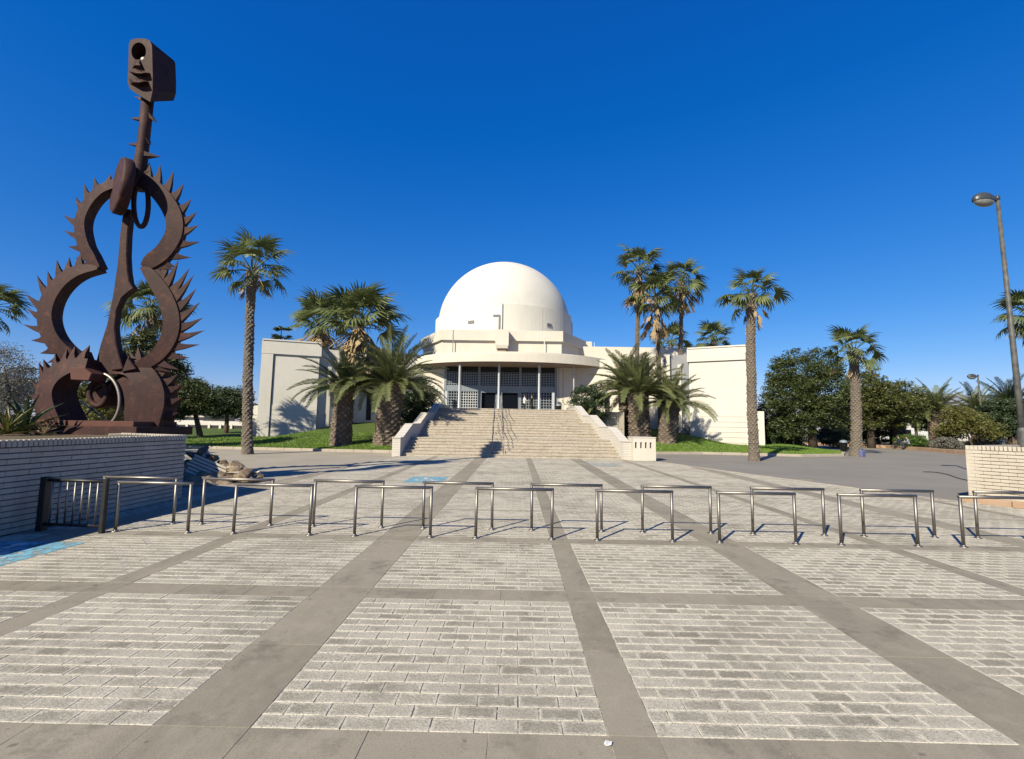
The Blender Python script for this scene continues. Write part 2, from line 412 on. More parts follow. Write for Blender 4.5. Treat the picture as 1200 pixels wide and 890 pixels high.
# ------------------------------------------------------------------ setting: ground and asphalt
def sheet(name, poly, z, mat, kind='structure'):
    me = mesh_from(name, [(x, y, z) for x, y in poly], [tuple(range(len(poly)))], mat)
    o = inst(name, me)
    if me.polygons[0].normal.z < 0: me.flip_normals()
    return tag(o, kind=kind)
sheet('ground', [(-900,-300),(900,-300),(900,1500),(-900,1500)], -.035, M['earth'])
sheet('asphalt', [(-60,-12),(60,-12),(60,70),(-60,70)], -.028, M['asphalt'])
sheet('forecourt', [(-30,9.5),(-7.1,10.2),(-6.42,16.6),(-5.95,24.6),(-6.2,27.5),(-7.4,27.6),(-19.9,28.8),(-34,29.3)], -.022, M['forecourt'])
# painted lane line and patch on the asphalt
# ------------------------------------------------------------------ plaza: joint bed, slabs, pavers
plaza_poly = [(-7.35,-2),(-7.25,10.37),(-7.0,11.5),(-6.44,16.6),(-5.95,24.75),(5.6,24.75),(6.93,23.72),(8.19,19.51),(9.97,14.28),(10.85,11.9),(13.3,7.6),(13.6,-2)]
def inside(x, y, poly=plaza_poly):
    c = False; n = len(poly)
    for i in range(n):
        (x1, y1), (x2, y2) = poly[i], poly[i-1]
        if (y1 > y) != (y2 > y) and x < (x2-x1)*(y-y1)/(y2-y1)+x1: c = not c
    return c
plaza = sheet('plaza_paving', plaza_poly, -.0030, M['joint'])
XW = [(-1.727+4.785*k, .273) for k in range(-2, 4)] + [(.673+4.785*k, .136) for k in range(-2, 4)]
XW.sort()
strips_x = [(c-h, c+h) for c, h in XW]
PER = 2.278; row0 = 2.785
rows = [(row0+PER*k, row0+PER*k+1.978) for k in range(-2, 2)]+[(row0+PER*k, row0+PER*(k+1)-.075) for k in range(2, 11)]
rnd = random.Random(7)
def brick_mesh(w, d, r, hj=0):
    """paver centred on origin, top at z=0"""
    b = .003; x, y = w/2, d/2
    vs = [(-x,-y,-.03),(x,-y,-.03),(x,y,-.03),(-x,y,-.03),(-x,-y,-.003),(x,-y,-.003),(x,y,-.003),(-x,y,-.003),(-x+b,-y+b,0),(x-b,-y+b,0),(x-b,y-b,0),(-x+b,y-b,0)]
    fs = [(0,1,5,4),(1,2,6,5),(2,3,7,6),(3,0,4,7),(4,5,9,8),(5,6,10,9),(6,7,11,10),(7,4,8,11),(8,9,10,11)]
    return vs, fs
def finish_paver(me, w, d, cx=None, rv=None):
    pass
bricks = []      # (cx, cy, w, d)
BW, BD, J = 1.978/8, 1.978/16, .0045
for (a0, a1), (b0, b1) in zip(strips_x[:-1], strips_x[1:]):
    X0, X1 = a1, b0
    bw = (X1-X0)/8
    for (y0, y1) in rows:
        nr_ = 16 if y1-y0 < 2 else 18
        BD = (y1-y0)/nr_
        for r in range(nr_):
            cy = y0+(r+.5)*BD
            xs = [X0+i*bw for i in range(9)] if r % 2 == 0 else [X0]+[X0+(i+.5)*bw for i in range(8)]+[X1]
            for p, q in zip(xs[:-1], xs[1:]):
                if inside((p+q)/2, cy) and cy > .6:
                    bricks.append(((p+q)/2, cy, q-p-J, BD-J))
def vis(x, y, m=0):
    u, v = proj((x, y, 0)); return -m < u < 1200+m and v < 890+m
def area(bk):
    x, y, w, d = bk
    if not vis(x, y, 10): return -1
    return w*d/(y**3)
bricks = [b for b in bricks if b[1] > 2 or abs(b[0]) < 6]
order = sorted(range(len(bricks)), key=lambda i: -area(bricks[i]))
single = set(order[:298])
def set_paver_attr(me, uvs, rn):
    uvl = me.uv_layers.new(name='UVMap')
    li = np.zeros(len(me.loops), dtype=np.int32); me.loops.foreach_get('vertex_index', li)
    uvl.data.foreach_set('uv', np.asarray(uvs, dtype=np.float32)[li].ravel())
    at_ = me.attributes.new('rnd', 'FLOAT', 'POINT'); at_.data.foreach_set('value', np.asarray(rn, dtype=np.float32))
bcache = {}
def paver_uv(w, d, vs): return [(v[0]/w+.5, v[1]/d+.5) for v in vs]
sv, sf, suv, srn = [], [], [], []
for i, (x, y, w, d) in enumerate(bricks):
    tx, ty, dz = rnd.uniform(-.006,.006), rnd.uniform(-.005,.005), rnd.uniform(-.0008,.0012)
    jx, jy, rz = rnd.uniform(-.002,.002), rnd.uniform(-.0015,.0015), rnd.uniform(-.006,.006)
    if i in single:
        key = (round(w,2), rnd.randrange(3))
        if key not in bcache:
            vs, fs = brick_mesh(w, d, 0); me = mesh_from('paver', vs, fs, M['paver'])
            set_paver_attr(me, paver_uv(w, d, vs), [rnd.random()]*len(vs)); bcache[key] = me
        inst('paver', bcache[key], plaza, Matrix.LocRotScale((x+jx,y+jy,dz), Euler((tx,ty,rz)), None))
    else:
        vs, fs = brick_mesh(w, d, 0); b = len(sv)
        suv += paver_uv(w, d, vs)
        c, s = math.cos(rz), math.sin(rz)
        sv += [(x+jx+p[0]*c-p[1]*s, y+jy+p[0]*s+p[1]*c, p[2]+dz+p[1]*tx-p[0]*ty) for p in vs]
        sf += [tuple(k+b for k in f) for f in fs]; srn += [rnd.random()]*len(vs)
me = mesh_from('paver_field', sv, sf, M['paver']); set_paver_attr(me, suv, srn)
tag(inst('paver_field', me, plaza), kind='stuff')
# concrete strips
ny = 0
slabcount = 0
def slab(x0, x1, y0, y1):
    global slabcount
    cx, cy = (x0+x1)/2, (y0+y1)/2
    if not inside(cx, cy) or cy < .3: return
    g = .0013
    mb = MB(); mb.bbox((x0-cx+g,y0-cy+g,-.04),(x1-cx-g,y1-cy-g,0), .0012)
    inst('slab', mb.mesh('slab', M['slab']), plaza, Matrix.LocRotScale((cx,cy,rnd.uniform(-.0015,.001)), Euler((rnd.uniform(-.001,.001),rnd.uniform(-.001,.001),0)), None))
    slabcount += 1
for (a0, a1) in strips_x:                 # long strips, in pieces between the cross strips
    for k, (y0, y1) in enumerate(rows):
        n = 2
        for i in range(n): slab(a0, a1, y0+(y1-y0)*i/n, y0+(y1-y0)*(i+1)/n)
        if k+1 < len(rows): slab(a0, a1, y1, rows[k+1][0])
for k in range(len(rows)-1):
    y0, y1 = rows[k][1], rows[k+1][0]
    for (a0, a1), (b0, b1) in zip(strips_x[:-1], strips_x[1:]):
        n = 3 if y0 < 12 else 1
        for i in range(n): slab(a1+(b0-a1)*i/n, a1+(b0-a1)*(i+1)/n, y0, y1)
# pale edging between plaza and asphalt on the right, low edging on the left
def kerb_run(name, pts, w, h, mat, L=.8, z0=-.03, parent=None):
    root = empty(name, (pts[0][0], pts[0][1], 0)); tag(root, kind='structure')
    for (p, q) in zip(pts[:-1], pts[1:]):
        p, q = Vector((*p,0)), Vector((*q,0)); d = q-p; n = max(1, int(d.length/L)); t = d.normalized()
        for i in range(n):
            c = p+d*((i+.5)/n); l = d.length/n-.008
            mb = MB(); mb.bbox((-l/2,-w/2,z0),(l/2,w/2,h+rnd.uniform(-.006,.006)), .015)
            inst('kerb_stone', mb.mesh('kerb_stone', mat), root, Matrix.LocRotScale((c.x,c.y,0), Euler((0,0,math.atan2(t.y,t.x)+rnd.uniform(-.006,.006))), None))
    return root
kerb_run('plaza_edging', [(6.98,23.72),(8.24,19.51),(10.02,14.28),(10.9,11.95)], .14, .006, M['kerb'], 1.0)
kerb_run('plaza_edging', [(-7.06,11.5),(-6.5,16.6),(-6.02,24.6)], .14, .008, M['kerb'], 1.0)

# ------------------------------------------------------------------ lawns
def smooth(a, b, x):
    t = max(0, min(1, (x-a)/(b-a))); return t*t*(3-2*t)
KL = [(-34,29.2),(-19.95,28.6),(-7.2,27.3),(-6.35,27.2)]
KR = [(6.9,30.3),(8.9,30.47),(12.2,31.3),(18.1,30.4),(21.5,31.6),(23.6,34.5),(24.6,38.5),(25.5,46)]
def kerbY(x):
    if x < 0: return np.interp(x, [p[0] for p in KL], [p[1] for p in KL])
    return np.interp(x, [p[0] for p in KR], [p[1] for p in KR])
def lawn_z(x, y):
    s = (.118 if x > 0 else .1)*(1-smooth(14.6, 18.6, abs(x+.9)))+.034*smooth(14.6, 18.6, abs(x+.9))
    return .10+max(0, y-kerbY(x))*s+.02*math.sin(x*1.7)*math.sin(y*1.3)
def on_lawn(u, v):
    r = ray(u, v); Y = 27.0
    while Y < 60:
        p = at(u, v, Y)
        if p.z <= lawn_z(p.x, Y): return p
        Y += .05
    return p
def lawn(name, x0, x1, yb, nx, ny):
    vs, fs = [], []
    for i in range(nx+1):
        x = x0+(x1-x0)*i/nx; k = kerbY(x)+.1
        for j in range(ny+1):
            y = k+(max(yb,k+.5)-k)*j/ny; vs.append((x, y, lawn_z(x, y)))
    for i in range(nx):
        for j in range(ny):
            a = i*(ny+1)+j; fs.append((a, a+ny+1, a+ny+2, a+1))
    return tag(inst(name, mesh_from(name, vs, fs, M['lawn'], True)), kind='structure')
lawn('lawn', -34, -6.25, 52, 70, 40); lawn('lawn', 6.9, 25.4, 52, 60, 40)
def grass(n, x0, x1, seed):
    r = random.Random(seed); vs, fs = [], []
    for _ in range(n):
        x = r.uniform(x0, x1); k = kerbY(x)+.15; y = k+(r.random()**1.5)*8; z = lawn_z(x, y)
        a = r.uniform(0, 6.28); h = r.uniform(.04,.11); w = .02
        dx, dy = math.cos(a)*w, math.sin(a)*w; b = len(vs)
        vs += [(x-dx,y-dy,z-.01),(x+dx,y+dy,z-.01),(x+r.uniform(-.04,.04),y+r.uniform(-.04,.04),z+h)]; fs.append((b,b+1,b+2))
    return vs, fs
v1, f1 = grass(26000, -24, -6.4, 1); v2, f2 = grass(26000, 7.2, 24, 2)
o = inst('grass', mesh_from('grass', v1+v2, f1+[tuple(i+len(v1) for i in f) for f in f2], M['grass']))
tag(o, 'short green grass covering the sloping lawns', 'grass', kind='stuff')
kerb_run('kerb', KL, .22, .13, M['kerb'], 1.0)
kerb_run('kerb', KR, .22, .13, M['kerb'], 1.0)
# far planting bed on the right
FB = [(31.5,36.5),(33.5,37.5),(36.5,46.5),(38.5,52),(30,56),(30,75)]
kerb_run('kerb', [(44,33.0),(34.2,36.2),(36.0,43),(36.8,47.5),(33.5,54),(27,58)], .3, .28, M['kerb_red'], 1.2)
sheet('planting_bed', [(60,28),(44,33.1),(34.4,36.3),(36.2,43),(37.0,47.6),(33.7,54.2),(27,58.3),(27,69),(60,69)], .16, M['earth'])

# ------------------------------------------------------------------ stairs
st = empty('stairs', (-.3, 24.7, 0)); tag(st, kind='structure')
RISE = .155
def half(Y): # inner left / right edge of the flight at depth Y
    t = (Y-24.6)/(33.4-24.6); return (-5.9+.55*t, 5.45-1.4*t)
flights = [(24.7, 6, .30), (28.0, 6, .30), (31.3, 6, .30)]
z = 0; k = 0
for fi, (y0, n, run) in enumerate(flights):
    for i in range(n):
        ya = y0+i*run
        last = i == n-1
        yb = (flights[fi+1][0]+.02 if fi < 2 else 36.0) if last else ya+run+.03
        z += RISE
        l0, r0 = half(ya); l1, r1 = half(min(yb, 36))
        mb = MB(); zt = z+rnd.uniform(-.004,.004)
        mb.prism([(l0-.2,ya),(r0+.2,ya),(r1+.2,yb),(l1-.2,yb)], z-RISE-.1, zt)
        # nosing, slightly proud
        mb.prism([(l0-.2,ya-.025),(r0+.2,ya-.025),(r0+.2,ya+.1),(l0-.2,ya+.1)], zt-.045, zt+.003)
        mb.build('step', M['step'], st)
ZL = z
tag(MB().prism([(-10.5,36.0),(8.2,36.0),(9.5,46.9),(-12,46.9)], -.2, ZL-.001).build('entrance_terrace', M['step']), kind='structure')
# cheek walls
def cheek(side, label):
    x = lambda Y: (half(Y)[0] if side < 0 else half(Y)[1])
    prof = [(24.35,.92),(24.75,.92),(26.5,1.62),(28.0,1.64),(29.8,2.33),(31.3,2.35),(33.1,3.04),(38.0,3.06)]
    th = .42
    root = empty('stair_wall', (x(25), 25, 0), 0, label, 'wall')
    for i, ((ya, za), (yb, zb)) in enumerate(zip(prof[:-1], prof[1:])):
        def quad(Y, o): return x(min(Y,33.6)) + side*o
        vs = []
        for Y, Z in ((ya, za), (yb, zb)):
            vs += [(quad(Y,0),Y,-.1),(quad(Y,th),Y,-.1),(quad(Y,th),Y,Z),(quad(Y,0),Y,Z)]
        fs = [(0,1,2,3),(7,6,5,4),(0,4,5,1),(1,5,6,2),(2,6,7,3),(3,7,4,0)]
        if side < 0: fs = [f[::-1] for f in fs]
        MB().add(vs, fs).build('wall', M['cheek'], root)
        vs = []
        for Y, Z in ((ya-(.03 if i == 0 else 0), za), (yb, zb)):
            vs += [(quad(Y,-.02),Y,Z-.01),(quad(Y,th+.02),Y,Z-.01),(quad(Y,th+.02),Y,Z+.05),(quad(Y,-.02),Y,Z+.05)]
        MB().add(vs, fs).build('coping', M['cheek'], root)
    return root
cheek(-1, 'stepped white brick side wall of the stairs, beside the dark round bush and stout palms in shade')
cheek(1, 'sunlit stepped white brick side wall of the stairs, ending at the slotted concrete block')
# slotted block at the foot of the right-hand wall
b0 = ground(742, 540); b1 = ground(769, 540.5)
sb = empty('slotted_block', ((b0.x+b1.x)/2, 24.4, 0), 0, 'cream concrete block with four vertical slots at the foot of the stairs', 'block')
X0, X1, Yf = b0.x, b1.x, 24.05
mb = MB(); hb = 1.14
sx = [X0, X0+.10, X0+.19, X0+.36, X0+.45, X0+.60, X0+.69, X0+.84, X0+.93, X1]
for i in range(0, 9):
    if i % 2 == 0: mb.box((sx[i],Yf,.62),(sx[i+1],Yf+.25,.92))
mb.box((X0,Yf,0),(X1,Yf+.25,.62)); mb.box((X0,Yf,.92),(X1,Yf+.25,hb)); mb.box((X0,Yf+.25,0),(X1,Yf+1.1,hb))
mb.build('block_body', M['cream'], sb)
MB().box((X0-.02,Yf-.02,hb),(X1+.02,Yf+1.12,hb+.04)).build('cap', M['cream'], sb)
for i in range(1, 9, 2): MB().box((sx[i]-.001,Yf+.2,.62),(sx[i+1]+.001,Yf+.246,.92)).build('slot_back', M['dark'], sb)
# handrails
def zstair(Y):
    z = 0
    for y0, n, run in flights:
        z += max(0, min(n, math.floor((Y-y0)/run)+1))*RISE
    return z
def handrail(X, dx, label):
    root = empty('handrail', (X, 24.7, 0), 0, label, 'handrail', 'handrails in the middle of the stairs')
    ys = [24.85, 26.4, 28.1, 29.7, 31.4, 33.0, 34.6]
    pts = []
    for y in ys:
        xx = X+dx*(y-24.7); zz = zstair(y); pts.append((xx, y, zz+.9))
        MB().tube([(xx,y,zz-.05),(xx,y,zz+.9)], .016, 8).build('post', M['steel'], root)
    MB().tube(pts, .019, 8).build('rail', M['steel'], root)
    MB().tube([(p[0],p[1],p[2]-.4) for p in pts], .016, 8).build('lower_rail', M['steel'], root)
handrail(-1.22, -.03, 'steel handrail on the stairs, the one nearer the shaded side wall')
handrail(-.62, -.045, 'steel handrail on the stairs, the one nearer the sunlit side wall')
#PART2
# ------------------------------------------------------------------ planetarium building
BLD = empty('planetarium', (-1.3, 46, 0), 0, 'cream planetarium building with a big white dome and splayed wings', 'building')
YF = 46.0
def part(mb, name, mat, parent=None): return mb.build(name, mat, parent or BLD)
# dome
DC = Vector((at(591, 380, 58).x, 58, 13.55)); DR = 8.15
prof = []
for i in range(0, 41):
    a = i/40*math.pi/2; prof.append((max(.001, DR*math.cos(a)), DR*1.0*math.sin(a)))
dome = MB().lathe([(DR, -.3)]+prof, 96, DC); dome = part(dome, 'dome', M['dome'])
dr = DR+.32
part(MB().lathe([(dr,-4.8),(dr,.55),(dr-.12,.65),(DR-.1,.75)], 96, DC), 'drum', M['dome'])
def on_drum(u, v, rr):
    """point where the pixel ray meets the vertical cylinder of radius rr round the dome axis"""
    r = ray(u, v); ox, oy = -DC.x, -DC.y
    a = r.x**2+r.y**2; b = 2*(ox*r.x+oy*r.y); c = ox*ox+oy*oy-rr*rr
    dd = b*b-4*a*c
    t = (-b-math.sqrt(max(0,dd)))/(2*a); return Vector((r.x*t, r.y*t, H+r.z*t))
def drum_strip(u0, v0, u1, v1, w, name, mat, out=.02):
    p, q = on_drum(u0, v0, dr+out), on_drum(u1, v1, dr+out)
    a0, a1 = math.atan2(p.y-DC.y, p.x-DC.x), math.atan2(q.y-DC.y, q.x-DC.x)
    n = 14; pts = []
    for i in range(n+1):
        t = i/n; a = a0+(a1-a0)*t; pts.append((DC.x+(dr+out)*math.cos(a), DC.y+(dr+out)*math.sin(a), p.z+(q.z-p.z)*t))
    return part(MB().tube(pts, w, 6), name, mat, dome)
# projecting flat-sided panel on the drum
pz = DC.z+.95
for (ua, ub) in ((588.5, 635), (635.6, 668)):
    n = 10; vs = []
    for i in range(n+1):
        p = on_drum(ua+(ub-ua)*i/n, 375, dr)
        a = math.atan2(p.y-DC.y, p.x-DC.x)
        for r_, z_ in ((dr+.16, -4.8), (dr+.16, 1.0), (DR-.3, 1.0), (DR-.3, -4.8)):
            vs.append((DC.x+r_*math.cos(a), DC.y+r_*math.sin(a), DC.z+z_))
    fs = []
    for i in range(n):
        for j in range(4): a, b = i*4+j, i*4+(j+1)%4; fs.append((a, a+4, b+4, b))
    fs += [(0,1,2,3), tuple(n*4+j for j in (3,2,1,0))]
    part(MB().add(vs, fs), 'drum_panel', M['dome'], dome)
p = on_drum(588, 380, dr+.2); part(MB().tube([(p.x,p.y-.05,DC.z-4.7),(p.x,p.y-.05,DC.z+1.0)], .07, 8), 'downpipe', M['pillar'], dome)
for (u, v, w, h, nm, mt) in ((581.5, 383, .75, 2.6, 'roof_door', M['recess']), (552, 377.5, .75, .32, 'vent_grille', M['recess']), (643.5, 381, .62, .34, 'vent_grille', M['recess'])):
    p = on_drum(u, v, dr+(.2 if u > 600 else .03)); a = math.atan2(p.y-DC.y, p.x-DC.x)
    Mx = Matrix.Translation(p) @ Matrix.Rotation(a-math.pi/2, 4, 'Z')
    mb = MB()
    if nm == 'vent_grille':
        mb.box((-w/2,-.05,-h/2),(w/2,.02,h/2), 0, Mx)
        for i in range(4): mb.box((-w/2,.02,-h/2+i*h/4),(w/2,.045,-h/2+i*h/4+.03), 0, Mx)
    else:
        mb.box((-w/2,-.2,-h/2),(-w/2+.14,.09,h/2), 0, Mx); mb.box((-w/2,-.2,h/2-.14),(w/2,.09,h/2), 0, Mx)
    part(mb, nm, mt, dome)
# tier under the drum: parapet ledge over a recessed wall, chamfered plan
def px(u, Y): return at(u, 430, Y).x
tl, tr_ = px(517.5, YF), px(658, YF)
zt1 = at(588, 388, YF).z; zs1 = at(588, 400, YF).z
def tierpoly(g): return [(tl-g*.4,YF-g),(tr_+g*.4,YF-g),(tr_+2.9+g,YF+5.2),(tr_+2.9+g,66),(tl-2.9-g,66),(tl-2.9-g,YF+5.2)]
part(MB().prism(tierpoly(0), 8.0, zs1-.004), 'tier_wall', M['cream'])
part(MB().prism(tierpoly(.28), zs1, zt1), 'parapet', M['cream'])
for u in (530.5, 637.5):
    X = px(u, YF); part(MB().box((X-.045,YF-.30,8.0),(X+.045,YF-.285,zt1-.02)), 'seam', M['recess'] if u < 600 else M['dome'])
# spout box over the entrance
sx0, sx1 = px(580, YF-1), px(595.5, YF-1)
mb = MB(); zb = at(588, 405, YF-1).z; zt = at(588, 387, YF-1).z
mb.add([(sx0,YF-1.3,zb),(sx1,YF-1.3,zb),(sx1+.02,YF-1.3,zt),(sx0-.02,YF-1.3,zt),(sx0,YF+.1,zb),(sx1,YF+.1,zb),(sx1+.02,YF+.1,zt),(sx0-.02,YF+.1,zt)],
       [(0,1,2,3),(1,5,6,2),(4,0,3,7),(3,2,6,7),(4,5,1,0),(5,4,7,6)])
mb.add([(sx0+.1,YF-1.2,zb-.3),(sx1-.1,YF-1.2,zb-.3),(sx1,YF-1.3,zb),(sx0,YF-1.3,zb),(sx0+.1,YF,zb-.3),(sx1-.1,YF,zb-.3),(sx1,YF,zb),(sx0,YF,zb)],
       [(0,1,2,3),(1,5,6,2),(4,0,3,7),(4,5,1,0)])
part(mb, 'spout_box', M['cream'])
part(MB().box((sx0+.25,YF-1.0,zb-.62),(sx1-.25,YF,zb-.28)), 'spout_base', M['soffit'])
# canopy: curved slab
zc0 = at(588, 424.5, 42.6).z; zc1 = at(588, 414.5, 42.6).z
arc = []
XL, XR = -10.8, 9.6; xc = (XL+XR)/2
for i in range(33):
    t = i/32; x = XL+(XR-XL)*t; k = (t-.5)*2
    arc.append((x, 42.4+4.2*abs(k)**2.4))
back = [(XR+2.2, 47.4), (XR+2.2, 52), (XL-2.2, 52), (XL-2.2, 47.4)]
part(MB().prism(arc+back, zc0+.03, zc1), 'canopy', M['cream'])
inner = [(x*.985-.01, y+.14) for x, y in arc]
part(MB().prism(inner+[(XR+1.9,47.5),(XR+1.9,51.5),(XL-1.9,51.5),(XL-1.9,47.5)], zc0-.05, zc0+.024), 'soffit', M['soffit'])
part(MB().prism([(x*.93, y+.75) for x, y in arc]+[(XR+1.5,48.2),(XR+1.5,52),(XL-1.5,52),(XL-1.5,48.2)], zc1+.003, zc1+.28), 'canopy_upstand', M['cream'])
# pillars
for u, r_ in ((539, .105), (585, .105), (632, .105), (672.5, .06)):
    Y = 43.6 if u < 650 else 44.6
    X = px(u, Y); mb = MB().lathe([(r_*1.25,0),(r_*1.25,.12),(r_,.16),(r_,zc0-.02-ZL-.12),(r_*1.2,zc0-.02-ZL-.02)], 16, (X,Y,ZL), 0, True, True, True)
    part(mb, 'pillar', M['pillar'])
# entrance screen: frames, lattices, doors
ztop = zc0-.03; zb0, zb1 = at(588, 459.5, YF).z, at(588, 452.7, YF).z
ux = [522.5, 540, 562, 585.5, 610, 633, 651.5]
X = [px(u, YF) for u in ux]
part(MB().box((X[0]-.1,YF-.06,zb0),(X[6]+.1,YF+.1,zb1)), 'transom', M['frame'])
part(MB().box((X[0]-.1,YF-.03,ztop-.55),(X[6]+.1,YF+.1,ztop)), 'head_shade', M['dark'])  # near-black strip painting in the canopy's shade at the screen top
for i, x in enumerate(X): part(MB().box((x-.11,YF-.09,ZL),(x+.11,YF+.12,ztop)), 'mullion', M['frame'])
def lattice(x0, x1, z0, z1, n, m, light):
    mb = MB(); b = .032
    for i in range(n+1):
        x = x0+(x1-x0)*i/n; mb.box((x-b,YF-.02,z0),(x+b,YF+.04,z1))
    for j in range(m+1):
        z = z0+(z1-z0)*j/m; mb.box((x0,YF-.024,z-b),(x1,YF+.036,z+b))
    g = part(mb, 'lattice', M['frame'] if not light else M['pillar'])
    part(MB().box((x0,YF+.35,z0),(x1,YF+.37,z1)), 'pane', M['glass'], g)
for i in range(6):
    a, b = X[i]+.11, X[i+1]-.11
    lattice(a, b, zb1, ztop-.55, 7 if 0 < i < 5 else 5, 8, False)
    if i in (2, 3):
        door = part(MB().box((a,YF-.05,ZL),(a+.12,YF+.06,zb0)).box((b-.22 if i == 2 else b-.12,YF-.05,ZL),(b,YF+.06,zb0)).box((a+.12,YF-.05,zb0-.1),(b-.12,YF+.06,zb0)), 'door_frame', M['frame'])
        part(MB().box((a+.12,YF+1.6,ZL),(b-.12,YF+1.65,zb0)), 'door_opening', M['glass'], door)
        part(MB().box((a+.14,YF-.9,ZL+.02),(a+.2,YF-.02,zb0-.12)), 'door_leaf', M['frame'], door)
    else:
        lattice(a, b, ZL, zb0, 7 if 0 < i < 5 else 5, 8, i == 1)
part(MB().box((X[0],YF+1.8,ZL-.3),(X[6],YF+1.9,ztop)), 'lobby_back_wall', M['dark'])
part(MB().box((X[0],YF+.1,ZL-.3),(X[6],YF+1.8,ZL)), 'lobby_floor', M['recess'])
# ticket posts either side
for u in (524, 648.5):
    x = px(u, YF-1.0); part(MB().box((x-.12,YF-1.1,ZL),(x+.12,YF-.9,ZL+2.0)), 'sign_post', M['pillar'])
# flank walls and roof blocks
IL, IR = Vector((at(375, 410, 40.0).x, 40.0)), Vector((at(807, 410, 40.1).x, 40.1))
CL, CR = Vector((at(309.8, 399, 38.5).x, 38.5)), Vector((at(878, 404, 38).x, 38))
ZW = 8.35
part(MB().prism([(X[6]+.1,YF),(X[6]+2.2,YF),(IR.x-1.4,42.9),(IR.x+.5,43.5),(IR.x+3,56),(X[6]+.1,56)], -.2, ZW-.3), 'flank_wall', M['cream'])
part(MB().prism([(X[0]-.1,YF),(X[0]-2.2,YF),(IL.x+1.4,43.2),(IL.x-.5,43.8),(IL.x-3,56),(X[0]-.1,56)], -.2, ZW-.3), 'flank_wall', M['cream'])
for i, u in enumerate((655, 660)): part(MB().box((px(u,YF)-.02,YF-.02,ZL),(px(u,YF)+.02,YF,zc0-.06)), 'wall_joint', M['recess'])
# slots in the flank walls
for t in (.18, .36, .54, .72):
    for (ax, ay), (bx, by), sgn in (((X[6]+2.2,YF),(IR.x-1.4,42.9),1), ((X[0]-2.2,YF),(IL.x+1.4,43.2),-1)):
        p = Vector((ax,ay)).lerp(Vector((bx,by)), t); d = (Vector((bx,by))-Vector((ax,ay))).normalized()
        Mx = Matrix.Translation((p.x,p.y,0)) @ Matrix.Rotation(math.atan2(d.y,d.x), 4, 'Z')
        part(MB().box((-.22,-.05,1.9),(.22,.05,4.6), 0, Mx), 'slot_window', M['dark'])
part(MB().prism([(px(673,50),50),(px(800,50)+1.5,50),(22,62),(px(673,50),62)], 7.5, at(700,406.5,50).z), 'roof_block', M['cream'])
part(MB().prism([(px(488,52),52),(px(372,52),52),(-25,62),(px(488,52),62)], 7.5, 9.4), 'roof_block', M['cream'])
part(MB().box((px(681,52),52,9.5),(px(693.5,52),53.5,at(687,400.5,52).z)), 'roof_hatch', M['cream'])
part(MB().tube([(px(697,52),52.3,9.8),(px(697,52),52.3,11.0)], .05, 6), 'vent_pipe', M['pillar'])
# wings
def wing(C, I, side):
    d = (I-C).normalized(); nb = Vector((-d.y, d.x)) if side < 0 else Vector((d.y, -d.x))
    nb = nb if nb.y > 0 else -nb          # towards the back
    L = (I-C).length; D = 4.2
    def P(a, b): q = C+d*a+nb*b; return (q.x, q.y)
    part(MB().prism([P(0,0),P(L,0),P(L,D+5),P(0,D)], -.2, ZW-1.1), 'wing_wall', M['wing'])
    part(MB().prism([P(-.14,-.14),P(L+.14,-.14),P(L+.14,D+5.1),P(-.14,D+.14)], ZW-1.094, ZW), 'cornice', M['wing'])
    part(MB().prism([P(-.1,-.2),P(L+.1,-.2),P(L+.1,D+5.2),P(-.1,D+.2)], ZW+.002, ZW+.12), 'cornice_cap', M['wing'])
    if side < 0:
        part(MB().prism([P(-.12,-.12),P(.75,-.12),P(.75,D-.5),P(-.12,D-.5)], -.2, ZW-1.1), 'pilaster', M['wing'])
        part(MB().prism([P(.78,-.05),P(.86,-.05),P(.86,.05),P(.78,.05)], -.2, ZW-1.1), 'shadow_joint', M['recess'])
    else:
        part(MB().prism([P(-.9,.9),P(-.3,.9),P(-.3,D),P(-.9,D)], -.2, 3.1), 'end_pier', M['wing'])
    z = .1; hc = .42
    while z < 2.9:
        s = .9 if side < 0 else 0
        part(MB().prism([P(s,-.05),P(L,-.05),P(L,.05),P(s,.05)], z, z+hc-.022), 'stone_course', M['wing'])
        z += hc
    # recessed bay beside the inner end; right panel's grey is shade put into colour
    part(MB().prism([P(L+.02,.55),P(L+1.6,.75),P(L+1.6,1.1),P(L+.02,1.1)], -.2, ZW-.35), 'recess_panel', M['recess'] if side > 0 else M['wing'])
    part(MB().prism([P(L+.7,.45),P(L+1.0,.48),P(L+1.0,.58),P(L+.7,.56)], .8, ZW-1.2), 'recess_fin', M['cream'])
    part(MB().prism([P(L+1.62,.3),P(L+1.95,.32),P(L+1.95,1.1),P(L+1.62,1.1)], -.2, ZW-.35), 'column', M['cream'])
    if side < 0: part(MB().prism([P(-1.35,.9),P(-.15,.7),P(-.15,2.6),P(-1.35,2.8)], -.2, 2.95), 'low_annex', M['wing'])
wing(CL, IL, -1); wing(CR, IR, 1)

